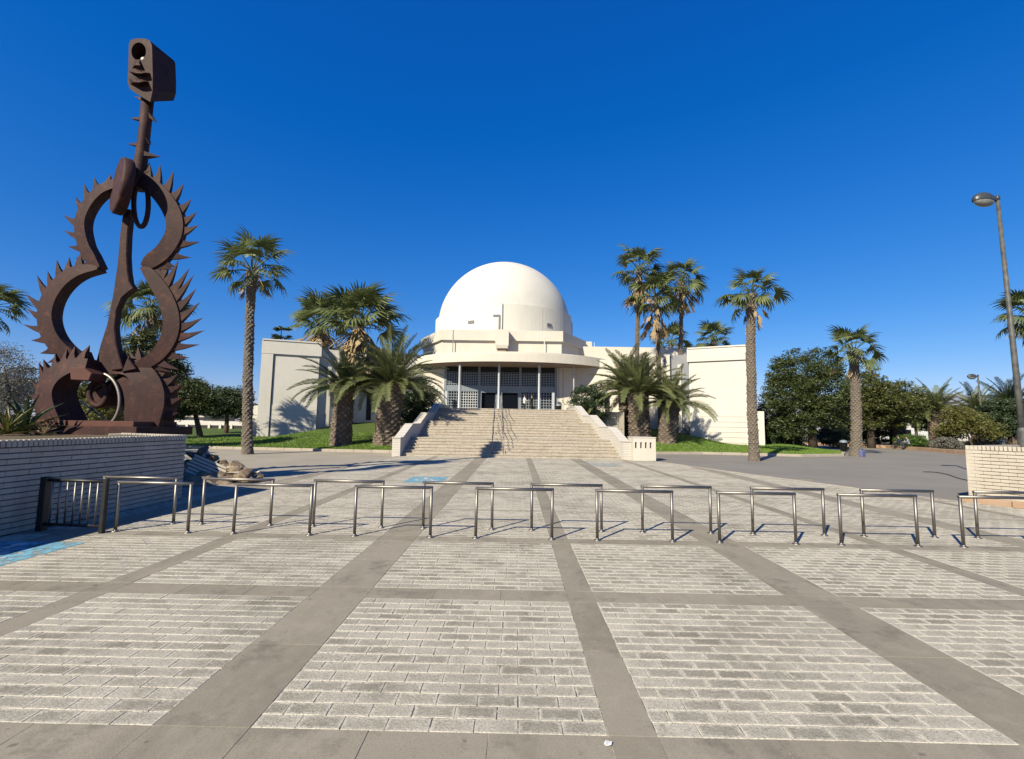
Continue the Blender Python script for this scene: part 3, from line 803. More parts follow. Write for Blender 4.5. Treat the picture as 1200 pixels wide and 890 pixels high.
# ------------------------------------------------------------------ brick planters
def brick_wall(root, p, q, h, nc, lb, partname='brick', mat='wallwhite', th=.12, solw=.075):
    """courses of single bricks on a mortar core from p to q (outer face to the right of p->q)"""
    p, q = Vector(p), Vector(q); d = (q-p); L = d.length; t = d.normalized(); nrm = Vector((t.y, -t.x))
    Mx = Matrix.Translation((p.x, p.y, 0)) @ Matrix.Rotation(math.atan2(t.y, t.x), 4, 'Z')
    hs_ = .105; hc = (h-hs_)/nc
    cache = {}
    def brk(x, l, z, hh, out):
        k = (round(l,3), round(hh,3))
        if k not in cache:
            mb = MB(); mb.bbox((-l/2,-.05,0),(l/2,.05,hh), .007); cache[k] = mb.mesh(partname, M[mat])
        inst(partname, cache[k], root, Mx @ Matrix.Translation((x,.045-out+rnd.uniform(-.005,.005),z)) @ Matrix.Rotation(rnd.uniform(-.012,.012),4,'Z'))
    n = max(1, round(L/lb)); l = L/n
    for c in range(nc):
        off = .5 if c % 2 else 0
        edges = [0]+[(i+off)*l for i in range(n+1) if 0.01 < (i+off)*l < L-.01]+[L]
        for a, b in zip(edges[:-1], edges[1:]): brk((a+b)/2, b-a-.002, c*hc+.005, hc-.015, .0)
    m = round(L/solw); l = L/m
    for i in range(m): brk((i+.5)*l, l-.012, h-hs_+.004, hs_, .012)
    core = MB().box((.005,.022,-.03),(L-.005,th+.2,h-.03), 0, Mx)
    core.build('wall_core', M['mortar'], root)
PH = 1.36
PL = empty('planter_wall', (-7.3, 9, 0), 0, 'shaded white brick planter wall under the rusty sculpture', 'wall')
brick_wall(PL, (-7.37,6.2), (-7.23,10.37), PH, 15, .32)
MB().prism([(-7.5,0),(-7.5,6.2),(-7.37,6.2),(-7.37,0)], -.03, PH-.01).build('wall_end', M['wallwhite'], PL)
brick_wall(PL, (-7.23,10.37), (-9.2,11.1), PH, 15, .5)
MB().prism([(-9.2,11.1),(-9.75,13.7),(-16.5,14.2),(-16.5,13.9),(-10.05,13.5),(-9.5,11.0)], -.03, PH-.02).build('back_wall', M['wallwhite'], PL)
MB().prism([(-7.45,0),(-7.42,10.2),(-9.3,11.0),(-9.9,13.55),(-16.4,13.95),(-16.4,0)], .3, PH-.07).build('soil', M['soil'], PL)
wl = ground(1136, 587); PR = empty('planter_wall', (wl.x+.8, wl.y-1, 0), 0, 'sunlit white brick planter wall with soldier-course top beside the asphalt', 'wall')
pa = Vector((wl.x, wl.y)); pdn = Vector((.62, -.86)).normalized(); pe = pa+pdn*2.6; pb = pa+Vector((.93,.55)).normalized()*3.2
brick_wall(PR, pa, pe, PH, 15, .28)
MB().prism([(pb.x,pb.y),(pa.x-.003,pa.y+.003),(pa.x+.14,pa.y-.17),(pb.x+.1,pb.y-.2)], -.03, PH-.004).build('end_wall', M['wallwhite'], PR)
e2 = pe+Vector((3,1.2))
MB().prism([(pa.x+.25,pa.y-.05),(pe.x+.2,pe.y+.1),(e2.x,e2.y),(pb.x+.5,pb.y)], .2, PH-.08).build('soil', M['soil'], PR)
kerb_run('kerb', [(pa.x-.16,pa.y+.02),(pe.x-.16,pe.y-.02)], .22, .10, M['kerb_red'], .7)

# ------------------------------------------------------------------ bike racks
def rack(x0, x1, Y, label, group, h=.731):
    root = empty('bike_rack', ((x0+x1)/2, Y, 0), 0, label, 'bike rack', group)
    jr = rnd.uniform(-.006,.006)
    for x, s in ((x0, 1), (x1, -1)):
        MB().tube([(x,Y,-.01),(x+jr,Y,h-.001)], .0225, 12).build('post', M['steel'], root)
        MB().lathe([(.055,0),(.055,.008),(.03,.014),(.024,.03)], 14, (x,Y,.001), 0, True, False, False).build('base_plate', M['steel'], root)
    MB().tube([(x0-.022+jr,Y,h),(x1+.022+jr,Y,h)], .0235, 12).build('rail', M['steel'], root)
FX = [-6.02,-4.92,-4.23,-3.08,-2.40,-1.26,-.58,.56,1.24,2.36,3.06,4.19,4.86,5.99,6.66,7.79]
ORD = ['first','second','third','fourth','fifth','sixth','seventh','eighth','ninth']
for i in range(0, 16, 2):
    rack(FX[i], FX[i+1], 7.253, 'steel bike rack touching the dark barred gate' if i == 0 else 'steel bike rack on the concrete strip, %s from the barred gate' % ORD[i//2], 'front row of bike racks')
BB = [(236,316.5,615.4),(367,447,617.5),(495.8,576.5,619.5),(623,705,622.2),(753,833,624.4),(882.4,966,627),(1012.5,1095.5,629.5)]
BX = [(at(a, v, 7.86).x, at(b, v, 7.86).x) for a, b, v in [(118,203,614.5)]+BB]
BX.append((at(1146,630.7,7.86).x, at(1146,630.7,7.86).x+1.12))
for i, (a, b) in enumerate(BX):
    rack(a, b, 7.86, 'steel bike rack of the row nearer the stairs, %s from the planter wall' % ORD[i], 'rear row of bike racks')
# barred gate between the planter and the first rack
g0, g1, gy0, gy1 = -7.12, -6.13, 7.22, 7.14
gt = empty('barred_gate', (-6.6, 7.18, 0), 0, 'dark low gate with pale vertical bars against the planter wall', 'gate')
for t, w in ((0, .05), (1, .032)):
    x, y = g0+(g1-g0)*t, gy0+(gy1-gy0)*t
    MB().bbox((x-w,y-w,-.01),(x+w,y+w,.80), .008).build('post', M['darksteel'], gt)
MB().tube([(g0,gy0,.755),(g1,gy1,.755)], .026, 8).build('top_rail', M['darksteel'], gt)
MB().tube([(g0,gy0,.10),(g1,gy1,.10)], .022, 8).build('bottom_rail', M['darksteel'], gt)
for i in range(1, 8):
    t = i/8; x, y = g0+(g1-g0)*t, gy0+(gy1-gy0)*t
    MB().tube([(x,y,.10),(x,y,.755)], .0125, 8).build('bar', M['steel'], gt)

# ------------------------------------------------------------------ painted parking marks
def wheelchair(root, cx, cy, s, mat, z):
    """white access symbol: head, body, wheel"""
    def disc(x, y, r, n=18): return [(cx+(x+r*math.cos(2*math.pi*i/n))*s, cy+(y+r*math.sin(2*math.pi*i/n))*s, z) for i in range(n)]
    d = disc(-.06, .34, .07); MB().add(d, [tuple(range(len(d)))]).build('symbol_head', mat, root)
    def poly(ps): return [(cx+x*s, cy+y*s, z) for x, y in ps]
    b = poly([(-.1,.26),(-.02,.26),(0,.08),(.16,.08),(.24,-.18),(.33,-.15),(.36,-.21),(.2,-.28),(.1,0),(-.08,0)])
    MB().add(b, [tuple(range(len(b)-1,-1,-1))]).build('symbol_body', mat, root)
    vs, fs = [], []; n = 22
    for i in range(n+1):
        a = R(110+250*i/n)
        for r in (.2, .26): vs.append((cx+(-.02+r*math.cos(a))*s, cy+(-.1+r*math.sin(a))*s, z+.001))
    for i in range(n): fs.append((2*i, 2*i+1, 2*i+3, 2*i+2))
    MB().add(vs, fs).build('symbol_wheel', mat, root)
def mark(x0, x1, y0, y1, label, mat, sym=True):
    root = empty('parking_mark', ((x0+x1)/2, (y0+y1)/2, 0), 0, label, 'road marking')
    MB().add([(x0,y0,.0045),(x1,y0,.0045),(x1,y1,.0045),(x0,y1,.0045)], [(0,1,2,3)]).build('blue_field', mat, root)
    if sym: wheelchair(root, (x0+x1)/2, (y0+y1)/2, min(x1-x0, y1-y0)*1.05, M['whitepaint'], .0075)
mark(-7.2, -5.86, 5.45, 6.58, 'blue painted access symbol half in the shade of the planter wall', M['blue'])
mark(-3.25, -2.14, 13.75, 15.25, 'blue painted access symbol on the pavers behind the bike racks', M['blue'])
mark(3.2, 4.6, 20.3, 22.1, 'worn pale blue painted patch near the slotted block', M['bluefaint'], False)
#PART3
# ------------------------------------------------------------------ sculpture
SY = 12.4
SC = empty('rusty_sculpture', (at(115, 505, SY).x, SY, PH-.05), 0, 'tall rusty iron sculpture with spiked curved arms, thorny neck and a masked head', 'sculpture')
def S(u, v, dy=0.0):
    return at(u, v, SY+dy)
PXM = SY/F                                   # metres per photo pixel in the sculpture's plane
def catmull(P, n):
    out = []
    P = [Vector(p) for p in P]; Q = [P[0]*2-P[1]]+P+[P[-1]*2-P[-2]]
    for i in range(1, len(Q)-2):
        for k in range(n):
            t = k/n; a, b, c, d = Q[i-1], Q[i], Q[i+1], Q[i+2]
            out.append(.5*((2*b)+(c-a)*t+(2*a-5*b+4*c-d)*t*t+(3*b-a-3*c+d)*t**3))
    out.append(P[-1]); return out
def band(pts, depth, name, side, spikes=None, dy=0, mat='rust', depth_end=None):
    """box-section iron band; pts (u, v, width px); spikes on the outer side"""
    c = catmull([(u, v, w) for u, v, w in pts], 7); n = len(c)
    vs, fs = [], []; frames = []
    for i, q in enumerate(c):
        a, b = c[max(0, i-1)], c[min(n-1, i+1)]
        t = Vector((b.x-a.x, b.y-a.y)).normalized(); nr = Vector((t.y, -t.x))
        dd = depth + ((depth_end or depth)-depth)*i/(n-1)
        w = q.z*.40
        o_ = (q.x+nr.x*w*side, q.y+nr.y*w*side); i_ = (q.x-nr.x*w*side, q.y-nr.y*w*side)
        A, B = S(*o_, dy), S(*i_, dy)
        # six-sided section: ridge proud of the front face towards the outside
        vs += [A+Vector((0,-dd*.30,0)), B+Vector((0,-dd*.5,0)), B+Vector((0,dd*.5,0)), A+Vector((0,dd*.30,0))]
        frames.append((A, (A-B).normalized(), S(b.x,b.y)-S(a.x,a.y), dd))
    for i in range(n-1):
        for j in range(4):
            p, q2 = i*4+j, i*4+(j+1)%4; fs.append((p, q2, q2+4, p+4))
    fs += [(3,2,1,0), tuple((n-1)*4+j for j in range(4))]
    me = mesh_from(name, vs, fs, M[mat]); bm = bmesh.new(); bm.from_mesh(me); bmesh.ops.recalc_face_normals(bm, faces=bm.faces); bm.to_mesh(me); bm.free()
    root = inst(name, me, SC)
    if spikes:
        num, t0, t1, ln, lean = spikes
        for k in range(num):
            t = t0+(t1-t0)*k/max(1, num-1); i = min(n-1, int(t*(n-1)))
            A, out, tan, dd = frames[i]; tan = tan.normalized()
            l = ln*1.2*PXM*rnd.uniform(.8, 1.15)*(.75+.25*math.sin(math.pi*(k+.5)/num)); bw = 6.4*PXM
            tu = tan if tan.z > 0 else -tan
            tip = A+out*l*.86+tu*l*rnd.uniform(.45,.7)+Vector((0,0,1))*l*lean*.3+Vector((0,rnd.uniform(-.05,.05),0))
            a = A-tan*bw-out*.08; b = A+tan*bw-out*.08
            dv = Vector((0, dd*.20, 0))
            mid = (a+b)/2*.52+tip*.48-tu*bw*.22
            sv_ = [a-dv, b-dv, b+dv, a+dv, mid-dv*.55-tan*bw*.5, mid-dv*.55+tan*bw*.5, mid+dv*.55+tan*bw*.5, mid+dv*.55-tan*bw*.5, tip]
            o_ = A
            me = mesh_from('spike', [v-o_ for v in sv_], [(3,2,1,0),(0,1,5,4),(1,2,6,5),(2,3,7,6),(3,0,4,7),(4,5,8),(5,6,8),(6,7,8),(7,4,8)], M['rust'])
            bm = bmesh.new(); bm.from_mesh(me); bmesh.ops.recalc_face_normals(bm, faces=bm.faces); bm.to_mesh(me); bm.free()
            inst('spike', me, root, Matrix.Translation(o_))
    return root
# left arm (traced downwards; outer side is to the left of travel in the picture)
band([(140,216,15),(120,225,15),(104,243,16.5),(97,264,17.5),(101,288,18),(109,303,17.5),(119,316,9)], .28, 'upper_arm', -1, (9, .1, .9, 14, .35))
band([(119,315,8),(95,319,17),(76,331,21),(62,350,24),(57,373,25),(63,395,25),(78,413,23),(103,428,17)], .32, 'lower_arm', -1, (13, .08, .95, 19, .12))
band([(110,428,16),(92,430,22),(74,440,27),(64,457,31),(65,478,36),(74,500,38)], .55, 'foot_arm', -1, (10, .16, .9, 17, .1), -.25, 'rust', .8)
# right arm
band([(158,208,18),(176,217,22),(193,232,23),(206,254,23),(207,275,22),(195,296,21),(180,308,19),(172,315,9)], .30, 'upper_arm', 1, (13, .04, .95, 18, .3))
band([(172,314,9),(183,328,18),(196,348,21),(204,372,22),(202,395,21),(189,416,18),(166,432,14)], .32, 'lower_arm', 1, (14, .06, .95, 25, .32))
band([(150,432,18),(166,434,26),(180,446,34),(184,468,42),(178,500,40)], .7, 'foot_arm', 1, (9, .15, .9, 15, .1), .15, 'rust', .9)
# central blade
def plate(name, poly, dy, th, mat='rust', parent=SC):
    pts = [S(u, v) for u, v in poly]; n = len(pts)
    vs = [p+Vector((0,dy-th/2,0)) for p in pts]+[p+Vector((0,dy+th/2,0)) for p in pts]
    fs = [tuple(range(n)), tuple(range(2*n-1,n-1,-1))]+[(i,n+i,n+(i+1)%n,(i+1)%n) for i in range(n)]
    me = mesh_from(name, vs, fs, M[mat]); bm = bmesh.new(); bm.from_mesh(me)
    bmesh.ops.recalc_face_normals(bm, faces=bm.faces); bmesh.ops.bevel(bm, geom=[e for e in bm.edges], offset=min(.02, th*.2), segments=1, affect='EDGES'); bm.to_mesh(me); bm.free()
    return inst(name, me, parent)
blade = [(146,246),(142,275),(139,310),(134,345),(127,380),(119,405),(112,432),(118,440),(140,440),(143,425),(138,405),(136,385),(138,365),(144,350),(152,343),(158,339),(153,331),(151,318),(150,300),(151,275),(154,246)]
plate('blade', blade, .05, .2)
for poly in ([(101,432),(106,412),(114,432)], [(139,436),(146,411),(153,434)], [(151,438),(158,420),(168,434)]): plate('spike', poly, -.1, .3)
# hub pieces low in the middle
plate('hub_block', [(106,434),(122,434),(131,441),(128,449),(107,448)], -.35, .5, 'redrust')
plate('hub_core', [(112,449),(126,449),(166,432),(170,505),(150,505),(146,470),(136,446),(128,475),(118,478),(110,462)], .2, .6)
# ring and small wheel
def ring(cu, cv, ru, rv, a0, a1, w, dy, name, mat, n=40):
    pts = [S(cu+ru*math.cos(R(a0+(a1-a0)*i/n)), cv+rv*math.sin(R(a0+(a1-a0)*i/n)))+Vector((0,dy,0)) for i in range(n+1)]
    return MB().tube(pts, w, 8).build(name, M[mat], SC)
ring(124, 470, 22, 31, -80, 70, .045, -.15, 'curved_rod', 'steel')
ring(119, 462, 10, 14, 0, 360, .07, -.1, 'small_wheel', 'rust')
for a, b in (((88,487),(112,462)), ((82,470),(116,494)), ((127,474),(141,492))):
    MB().tube([S(*a)+Vector((0,.3,0)), S(*b)+Vector((0,.3,0))], .022, 6).build('rod', M['steel'], SC)
# disc over the junction, turned away from the viewer
mb = MB(); n = 48; rr = 34*PXM; th = .26
for yy, rad in ((-th/2, rr*.94), (-th/2+.05, rr), (th/2-.05, rr), (th/2, rr*.94)):
    for j in range(n):
        a = 2*math.pi*j/n; mb.v.append(Vector((rad*math.cos(a), yy, rad*math.sin(a))))
for i in range(3):
    for j in range(n): mb.f.append([i*n+j, (i+1)*n+j, (i+1)*n+(j+1)%n, i*n+(j+1)%n]); mb.mi.append(0); mb.sm.append(True)
mb.f.append(list(range(n))[::1]); mb.mi.append(0); mb.sm.append(False)
mb.f.append([3*n+j for j in range(n-1,-1,-1)]); mb.mi.append(0); mb.sm.append(False)
inst('disc', mb.mesh('disc', M['rust']), SC, Matrix.Translation(S(143.5,219,-.35)) @ Matrix.Rotation(R(3),4,'Y') @ Matrix.Rotation(R(-40),4,'Z'))
ring(167, 240, 8.5, 27, -65, 245, .06, -.05, 'hoop', 'rust')
# neck with thorns
nk = MB(); npts = [S(160,222),S(163,205),S(166.5,180),(S(170,150)),S(173.5,112)]
nk.tube(npts, [.19,.175,.15,.14,.15], 14); neck = nk.build('neck', M['rust'], SC)
for (u, v, tu, tv, w) in ((168,141,152,139,5),(174,135,185,145,6),(167,171,149,169,6),(171,182,189,184,6),(172,165,177,170,5),(172,120,157,113,6),(166,195,157,197,4),(165,205,178,200,5),(169,155,178,150,4)):
    a, b = S(u, v), S(tu, tv); d = (b-a); s = d.cross(Vector((0,1,0))).normalized()*w*PXM*.5; y = Vector((0,.09,0))
    mb = MB().add([a-s-y, a+s-y, a+s+y, a-s+y, b], [(0,1,2,3),(0,4,1),(1,4,2),(2,4,3),(3,4,0)]); mb.build('thorn', M['rust'], neck)
# head: box-like mask, open round eye, lips
HY = -.30
outer = [(151,52),(153,47),(160,45),(170,45.5),(176,48),(178,54),(178.5,70),(179,90),(178.5,121),(171,117),(160,110),(149.5,103),(150,88),(150.5,70)]
eye = (162.5, 60.5); NE = 56
def outer_at(ang):
    dx, dy = math.cos(ang), math.sin(ang); best = None
    for i in range(len(outer)):
        (x1,y1),(x2,y2) = outer[i], outer[(i+1)%len(outer)]
        ex, ey = x2-x1, y2-y1; den = dx*ey-dy*ex
        if abs(den) < 1e-9: continue
        t = ((x1-eye[0])*ey-(y1-eye[1])*ex)/den; s = ((x1-eye[0])*dy-(y1-eye[1])*dx)/den
        if t > 0 and -1e-6 <= s <= 1+1e-6 and (best is None or t < best): best = t
    return (eye[0]+dx*best, eye[1]+dy*best)
vs, fs = [], []
for i in range(NE):
    a = 2*math.pi*i/NE; o_ = outer_at(a); e = (eye[0]+8.6*math.cos(a), eye[1]+10.5*math.sin(a))
    vs += [S(*o_,HY), S(*e,HY), S(*e,HY)+Vector((0,.4,0)), S(o_[0]+27.5,69+(o_[1]-46)*.67,HY+.8)]
for i in range(NE):
    p, q = i*4, ((i+1)%NE)*4; fs += [(p,p+1,q+1,q),(p+1,p+2,q+2,q+1),(p,q,q+3,p+3)]
fs.append(tuple(i*4+3 for i in range(NE)))
me = mesh_from('head', vs, fs, M['rust']); bm = bmesh.new(); bm.from_mesh(me); bmesh.ops.recalc_face_normals(bm, faces=bm.faces); bm.to_mesh(me); bm.free()
head = inst('head', me, SC)
es = S(163.5, 66, HY)+Vector((0,.22,0))
mb = MB(); mb.lathe([(max(.001,.13*math.sin(math.pi*i/12)), -.13*math.cos(math.pi*i/12)) for i in range(13)], 18, es); mb.build('eyeball', M['steel'], head)
ev = [S(eye[0]+9*math.cos(2*math.pi*i/24), eye[1]+11*math.sin(2*math.pi*i/24), HY)+Vector((0,.36,0)) for i in range(24)]
MB().add(ev, [tuple(range(24))]).build('eye_socket', M['dark'], head)
for (pl, dp, nm) in (([(151,84),(158,80),(168,84),(176,86),(168,89),(156,88)], .14, 'upper_lip'), ([(150.5,92),(157,91),(167,93),(174,96),(164,101),(153,99)], .17, 'lower_lip'), ([(158,70),(164,70),(167,81),(155,80)], .10, 'nose')):
    c = Vector((sum(p[0] for p in pl)/len(pl), sum(p[1] for p in pl)/len(pl)))
    base = [S(u, v, HY-.004) for u, v in pl]; ridge = [S(c.x+(u-c.x)*.55, c.y+(v-c.y)*.25, HY-dp) for u, v in pl]; n = len(pl)
    MB().add(base+ridge, [(i,(i+1)%n,n+(i+1)%n,n+i) for i in range(n)]+[tuple(range(n,2*n))]).build(nm, M['rust'], head)
mv = [(151,88.5),(160,89),(175,91),(166,92),(156,91.5)]
MB().add([S(u,v,HY-.005) for u,v in mv], [tuple(range(5))]).build('mouth_slit', M['dark'], head)
# base plate
bx0, bx1 = S(33,500).x, S(196,500).x
MB().bbox((bx0,SY-1.0,PH-.08),(bx1,SY+1.0,S(110,499).z), .01).build('base_plate', M['rust'], SC)
zp = S(110,499).z
MB().bbox((bx0+.2,SY-.8,zp+.002),(S(185,500).x,SY+.7,zp+.13), .01).build('base_beam', M['redrust'], SC)
MB().bbox((bx0+.12,SY-.95,zp),(bx0+.55,SY-.5,zp+.25), .02).build('base_lug', M['redrust'], SC)

# ------------------------------------------------------------------ rubble by the planter
def rock_mesh(seed, sx, sy, sz, mat):
    r = random.Random(seed); bm = bmesh.new(); bmesh.ops.create_icosphere(bm, subdivisions=2, radius=1.25)
    cuts = [(Vector((r.gauss(0,1),r.gauss(0,1),r.gauss(0,1))).normalized(), r.uniform(.35,.7)) for _ in range(12)]
    for v in bm.verts:
        for nn, d in cuts:
            k = v.co.dot(nn)-d
            if k > 0: v.co -= nn*k
        v.co += Vector((r.uniform(-.04,.04),)*3)
        v.co = Vector((v.co.x*sx, v.co.y*sy, v.co.z*sz))
    me = bpy.data.meshes.new('rock'); bm.to_mesh(me); bm.free(); me.materials.append(mat); return me
RB = empty('rubble_heap', (-8.3, 12.6, 0), 0, 'heap of broken brickwork and brown rocks spilling from the planter corner', 'rubble')
def ribbed(c, rx, ry, rz, w, l, n):
    Mx = Matrix.LocRotScale(c, Euler((rx, ry, rz)), None); mb = MB()
    mb.box((-w/2,-l/2,-.16),(w/2,l/2,-.02), 0, Mx)
    for i in range(n):
        y = -l/2+l*i/n; e = rnd.uniform(0,.12)
        mb.bbox((-w/2+e,y,-.02),(w/2-rnd.uniform(0,.12),y+l/n*.66,.05), .008, 0, Mx)
    mb.build('brick_slab', M['rubble'], RB)
ribbed(Vector((-8.5,12.95,.24)), R(44), R(24), R(14), 1.0, .95, 9)
ribbed(Vector((-7.75,13.7,.14)), R(20), R(34), R(50), .7, .6, 5)
rr_ = random.Random(11)
rocks = [rock_mesh(i, *sz, mt) for i, (sz, mt) in enumerate([((1.3,1,.7),M['rockdark']),((1.1,.9,.9),M['rock']),((1.5,.8,.6),M['rock']),((1,1.1,.8),M['rockdark']),((1.4,1,.5),M['rubble'])])]
for i in range(54):
    t_ = rr_.random(); u = 224+76*t_; top_ = 522+38*t_; v = top_+(565-top_)*rr_.random()**1.3
    if u < 256 and v > 540: u, v = u+36, min(563, v+8)
    Y = 13.05+.36*(565-v)/40+.45*t_; p = at(u, v, Y); s_ = rr_.uniform(.13,.29)
    inst('rock', rocks[rr_.randrange(5)], RB, Matrix.LocRotScale((p.x,p.y,max(.06,p.z-.03)), Euler((rr_.uniform(-.7,.7),rr_.uniform(-.7,.7),rr_.uniform(0,6))), (s_,s_,s_)))
mb = MB(); vs = []; n = 22
for i in range(n+1):
    for j in range(n+1):
        x = -10.2+3.2*i/n; y = 11.6+3.2*j/n
        d = math.hypot((x+9.1)/1.45, (y-13.3)/1.4); z = max(-.05, .62*(1-d))+.1*math.sin(x*9+y*4)*math.sin(y*8)*(d < 1)
        vs.append((x, y, z))
mb.add(vs, [(i*(n+1)+j,(i+1)*(n+1)+j,(i+1)*(n+1)+j+1,i*(n+1)+j+1) for i in range(n) for j in range(n)]).build('earth_mound', M['rock'], RB)

# ------------------------------------------------------------------ palms
def fan_frond(seed, dry=False):
    r = random.Random(seed); mb = MB(); Lp = .95
    dr_ = -.1 if dry else -.12
    pts = [(0,0,0),(Lp*.5,0,.03),(Lp,0,dr_*.3)]
    mb.tube(pts, [.028,.02,.014], 4, 0, False)
    c = Vector((Lp,0,dr_*.3)); ns = 14 if dry else 18; sp = R(19 if dry else 100)
    for i in range(ns):
        a = -sp+2*sp*i/(ns-1)+r.uniform(-.03,.03); l = (.80-.22*abs(a)/sp*1.0)*(r.uniform(.85,1.08) if not dry else r.uniform(.55,1.15))
        d = Vector((math.cos(a), math.sin(a), 0)); s = Vector((-d.y, d.x, 0))
        w = .05; fold = .10*(1 if i % 2 else -1)*.3
        lift = .12*math.sin(a)**2
        st_ = []
        for t, ww in ((0,.012),(.35,w*.9),(.7,w*.75),(1,.004)):
            droop = (-.18*t**2-1.1*max(0,t-.5)**1.5*r.uniform(.8,1.3)) if not dry else r.uniform(-.12,.12)*t
            p = c+d*l*t+Vector((0,0,lift*t+droop*l+fold*t)); st_ += [p-s*ww, p+s*ww]
        b = len(mb.v); mb.v += st_
        for k in range(3): mb.f.append([b+2*k, b+2*k+1, b+2*k+3, b+2*k+2]); mb.mi.append(0); mb.sm.append(False)
    return mb.mesh('dry_frond' if dry else 'frond', M['fandry'] if dry else M['fan'])
FAN = [fan_frond(i) for i in range(5)]; DRY = [fan_frond(20+i, True) for i in range(4)]
def date_frond(seed, bend):
    r = random.Random(seed); mb = MB(); n = 44; p = Vector((0,0,0)); th = 0; pts = []; ths = []
    for i in range(n+1):
        t = i/n; th = -bend*t**1.25; pts.append(p.copy()); ths.append(th)
        p = p+Vector((math.cos(th),0,math.sin(th)))*(1/n)
    mb.tube(pts[::4], [.016*(1-.8*i/11) for i in range(len(pts[::4]))], 4, 0, False)
    for i in range(2, n+1):
        t = i/n; l = .19*min(1, (t/.18))**.6*(1-.72*max(0,(t-.35)/.65)**1.5)
        T = Vector((math.cos(ths[i]),0,math.sin(ths[i]))); Nn = Vector((-math.sin(ths[i]),0,math.cos(ths[i])))
        for s in (-1, 1):
            fa = .75+.2*r.random(); up_ = .42*r.uniform(.6,1.3)
            d = (T*fa+Vector((0,s,0))*1.0+Nn*up_).normalized(); ll = l*r.uniform(.8,1.12)
            e = pts[i]+d*ll+Vector((0,0,-.12*ll)); mdl = pts[i]+d*ll*.5
            w = T*.0095
            b = len(mb.v); mb.v += [pts[i]-w*.6, pts[i]+w*.6, mdl+w, e, mdl-w]
            mb.f.append([b,b+1,b+2,b+4]); mb.f.append([b+4,b+2,b+3]); mb.mi += [0,0]; mb.sm += [False,False]
    return mb.mesh('frond', M['phx'])
DATE = [date_frond(i, b) for i, b in enumerate((.6, .85, 1.1, 1.35, 1.65))]
def trunk_mesh(h, r0, r1, nring, nseg, amp, mat, lean=(0,0), bulb=0, seed=0, flare=.25, curve=0):
    """lathe with overlapping leaf-base scales; 'ridge' holds how far a point stands out"""
    rr = random.Random(seed); per = 3; nv = nring*per; vs, fs, rid = [], [], []
    ph = rr.uniform(0,6); na = nseg*6
    tri = lambda q: 1-abs(2*(q-math.floor(q))-1)
    hsh = {}
    for i in range(nv+1):
        t = i/nv; z = t*h; rad = r0+(r1-r0)*t+flare*r0*max(0,1-t*9)**2+bulb*max(0,(t-.82)/.18)**1.5
        for j in range(na):
            a = 2*math.pi*j/na; u = nseg*j/na; v = i/per/2+.12*math.sin(a*2+ph)+.1*math.sin(z*3.1+a)
            p_, q_ = u+v, u-v; key = (math.floor(p_), math.floor(q_))
            if key not in hsh: hsh[key] = rr.uniform(.35, 1.3)
            up_ = .55+.9*(v*2-math.floor(v*2))*.5
            sc = (tri(p_)*tri(q_))**.5*hsh[key]
            e = amp*sc*up_*(1 if t > .04 else .4)
            rid.append(min(1, sc*.95))
            x = lean[0]*t+curve*math.sin(t*math.pi); y = lean[1]*t
            q = rad-amp*.3+e+.012*math.sin(a*3+z*2+ph)
            vs.append((x+q*math.cos(a), y+q*math.sin(a), z-.3*(i == 0)))
    for i in range(nv):
        for j in range(na): fs.append((i*na+j, i*na+(j+1) % na, (i+1)*na+(j+1) % na, (i+1)*na+j))
    fs.append(tuple(nv*na+j for j in range(na)))
    me = mesh_from('trunk', vs, fs, M[mat]); at_ = me.attributes.new('ridge','FLOAT','POINT'); at_.data.foreach_set('value', np.array(rid, dtype=np.float32)); return me
def place(root, name, me, org, az, el, sc, roll=0):
    Mx = Matrix.Translation(org) @ Matrix.Rotation(az,4,'Z') @ Matrix.Rotation(-el,4,'Y') @ Matrix.Rotation(roll,4,'X') @ Matrix.Scale(sc,4)
    return inst(name, me, root, Mx)
def fan_palm(base, top, r0, r1, cs, label, nf=42, nd=10, seed=0, skirt=0, group=None, lowest=-38, dry_hi=45):
    rr = random.Random(seed); base, top = Vector(base), Vector(top)
    root = empty('fan_palm', base, 0, label, 'palm tree', group)
    h = (top-base).z
    me = trunk_mesh(h, r0, r1, max(14, int(h/.12)), 8, .085, 'trunk_fan', (top.x-base.x, top.y-base.y), .10, seed, .3, rr.uniform(-.1,.1))
    inst('trunk', me, root, Matrix.Translation(base))
    for i in range(nf):
        t = (i+.5)/nf; el = R(86-(86-lowest)*t**.85)+rr.uniform(-.15,.15); az = i*2.39996+rr.uniform(-.3,.3)
        org = top+Vector((math.cos(az)*r1*.6, math.sin(az)*r1*.6, .22*(1-t)-.05))
        place(root, 'frond', FAN[rr.randrange(5)], org, az, el, cs*rr.uniform(.7,1.12), rr.uniform(-.7,.7))
    for i in range(nd):
        t = (i+.5)/nd; el = R(-dry_hi-((87 if dry_hi > 30 else 80)-dry_hi)*rr.random()); az = i*2.39996+rr.uniform(-.4,.4)
        org = top+Vector((math.cos(az)*r1, math.sin(az)*r1, -.15-skirt*t))
        place(root, 'dry_frond', DRY[rr.randrange(4)], org, az, el, cs*rr.uniform(*((.65,1.0) if dry_hi > 30 else (.85,1.2))), rr.uniform(-.6,.6))
    return root
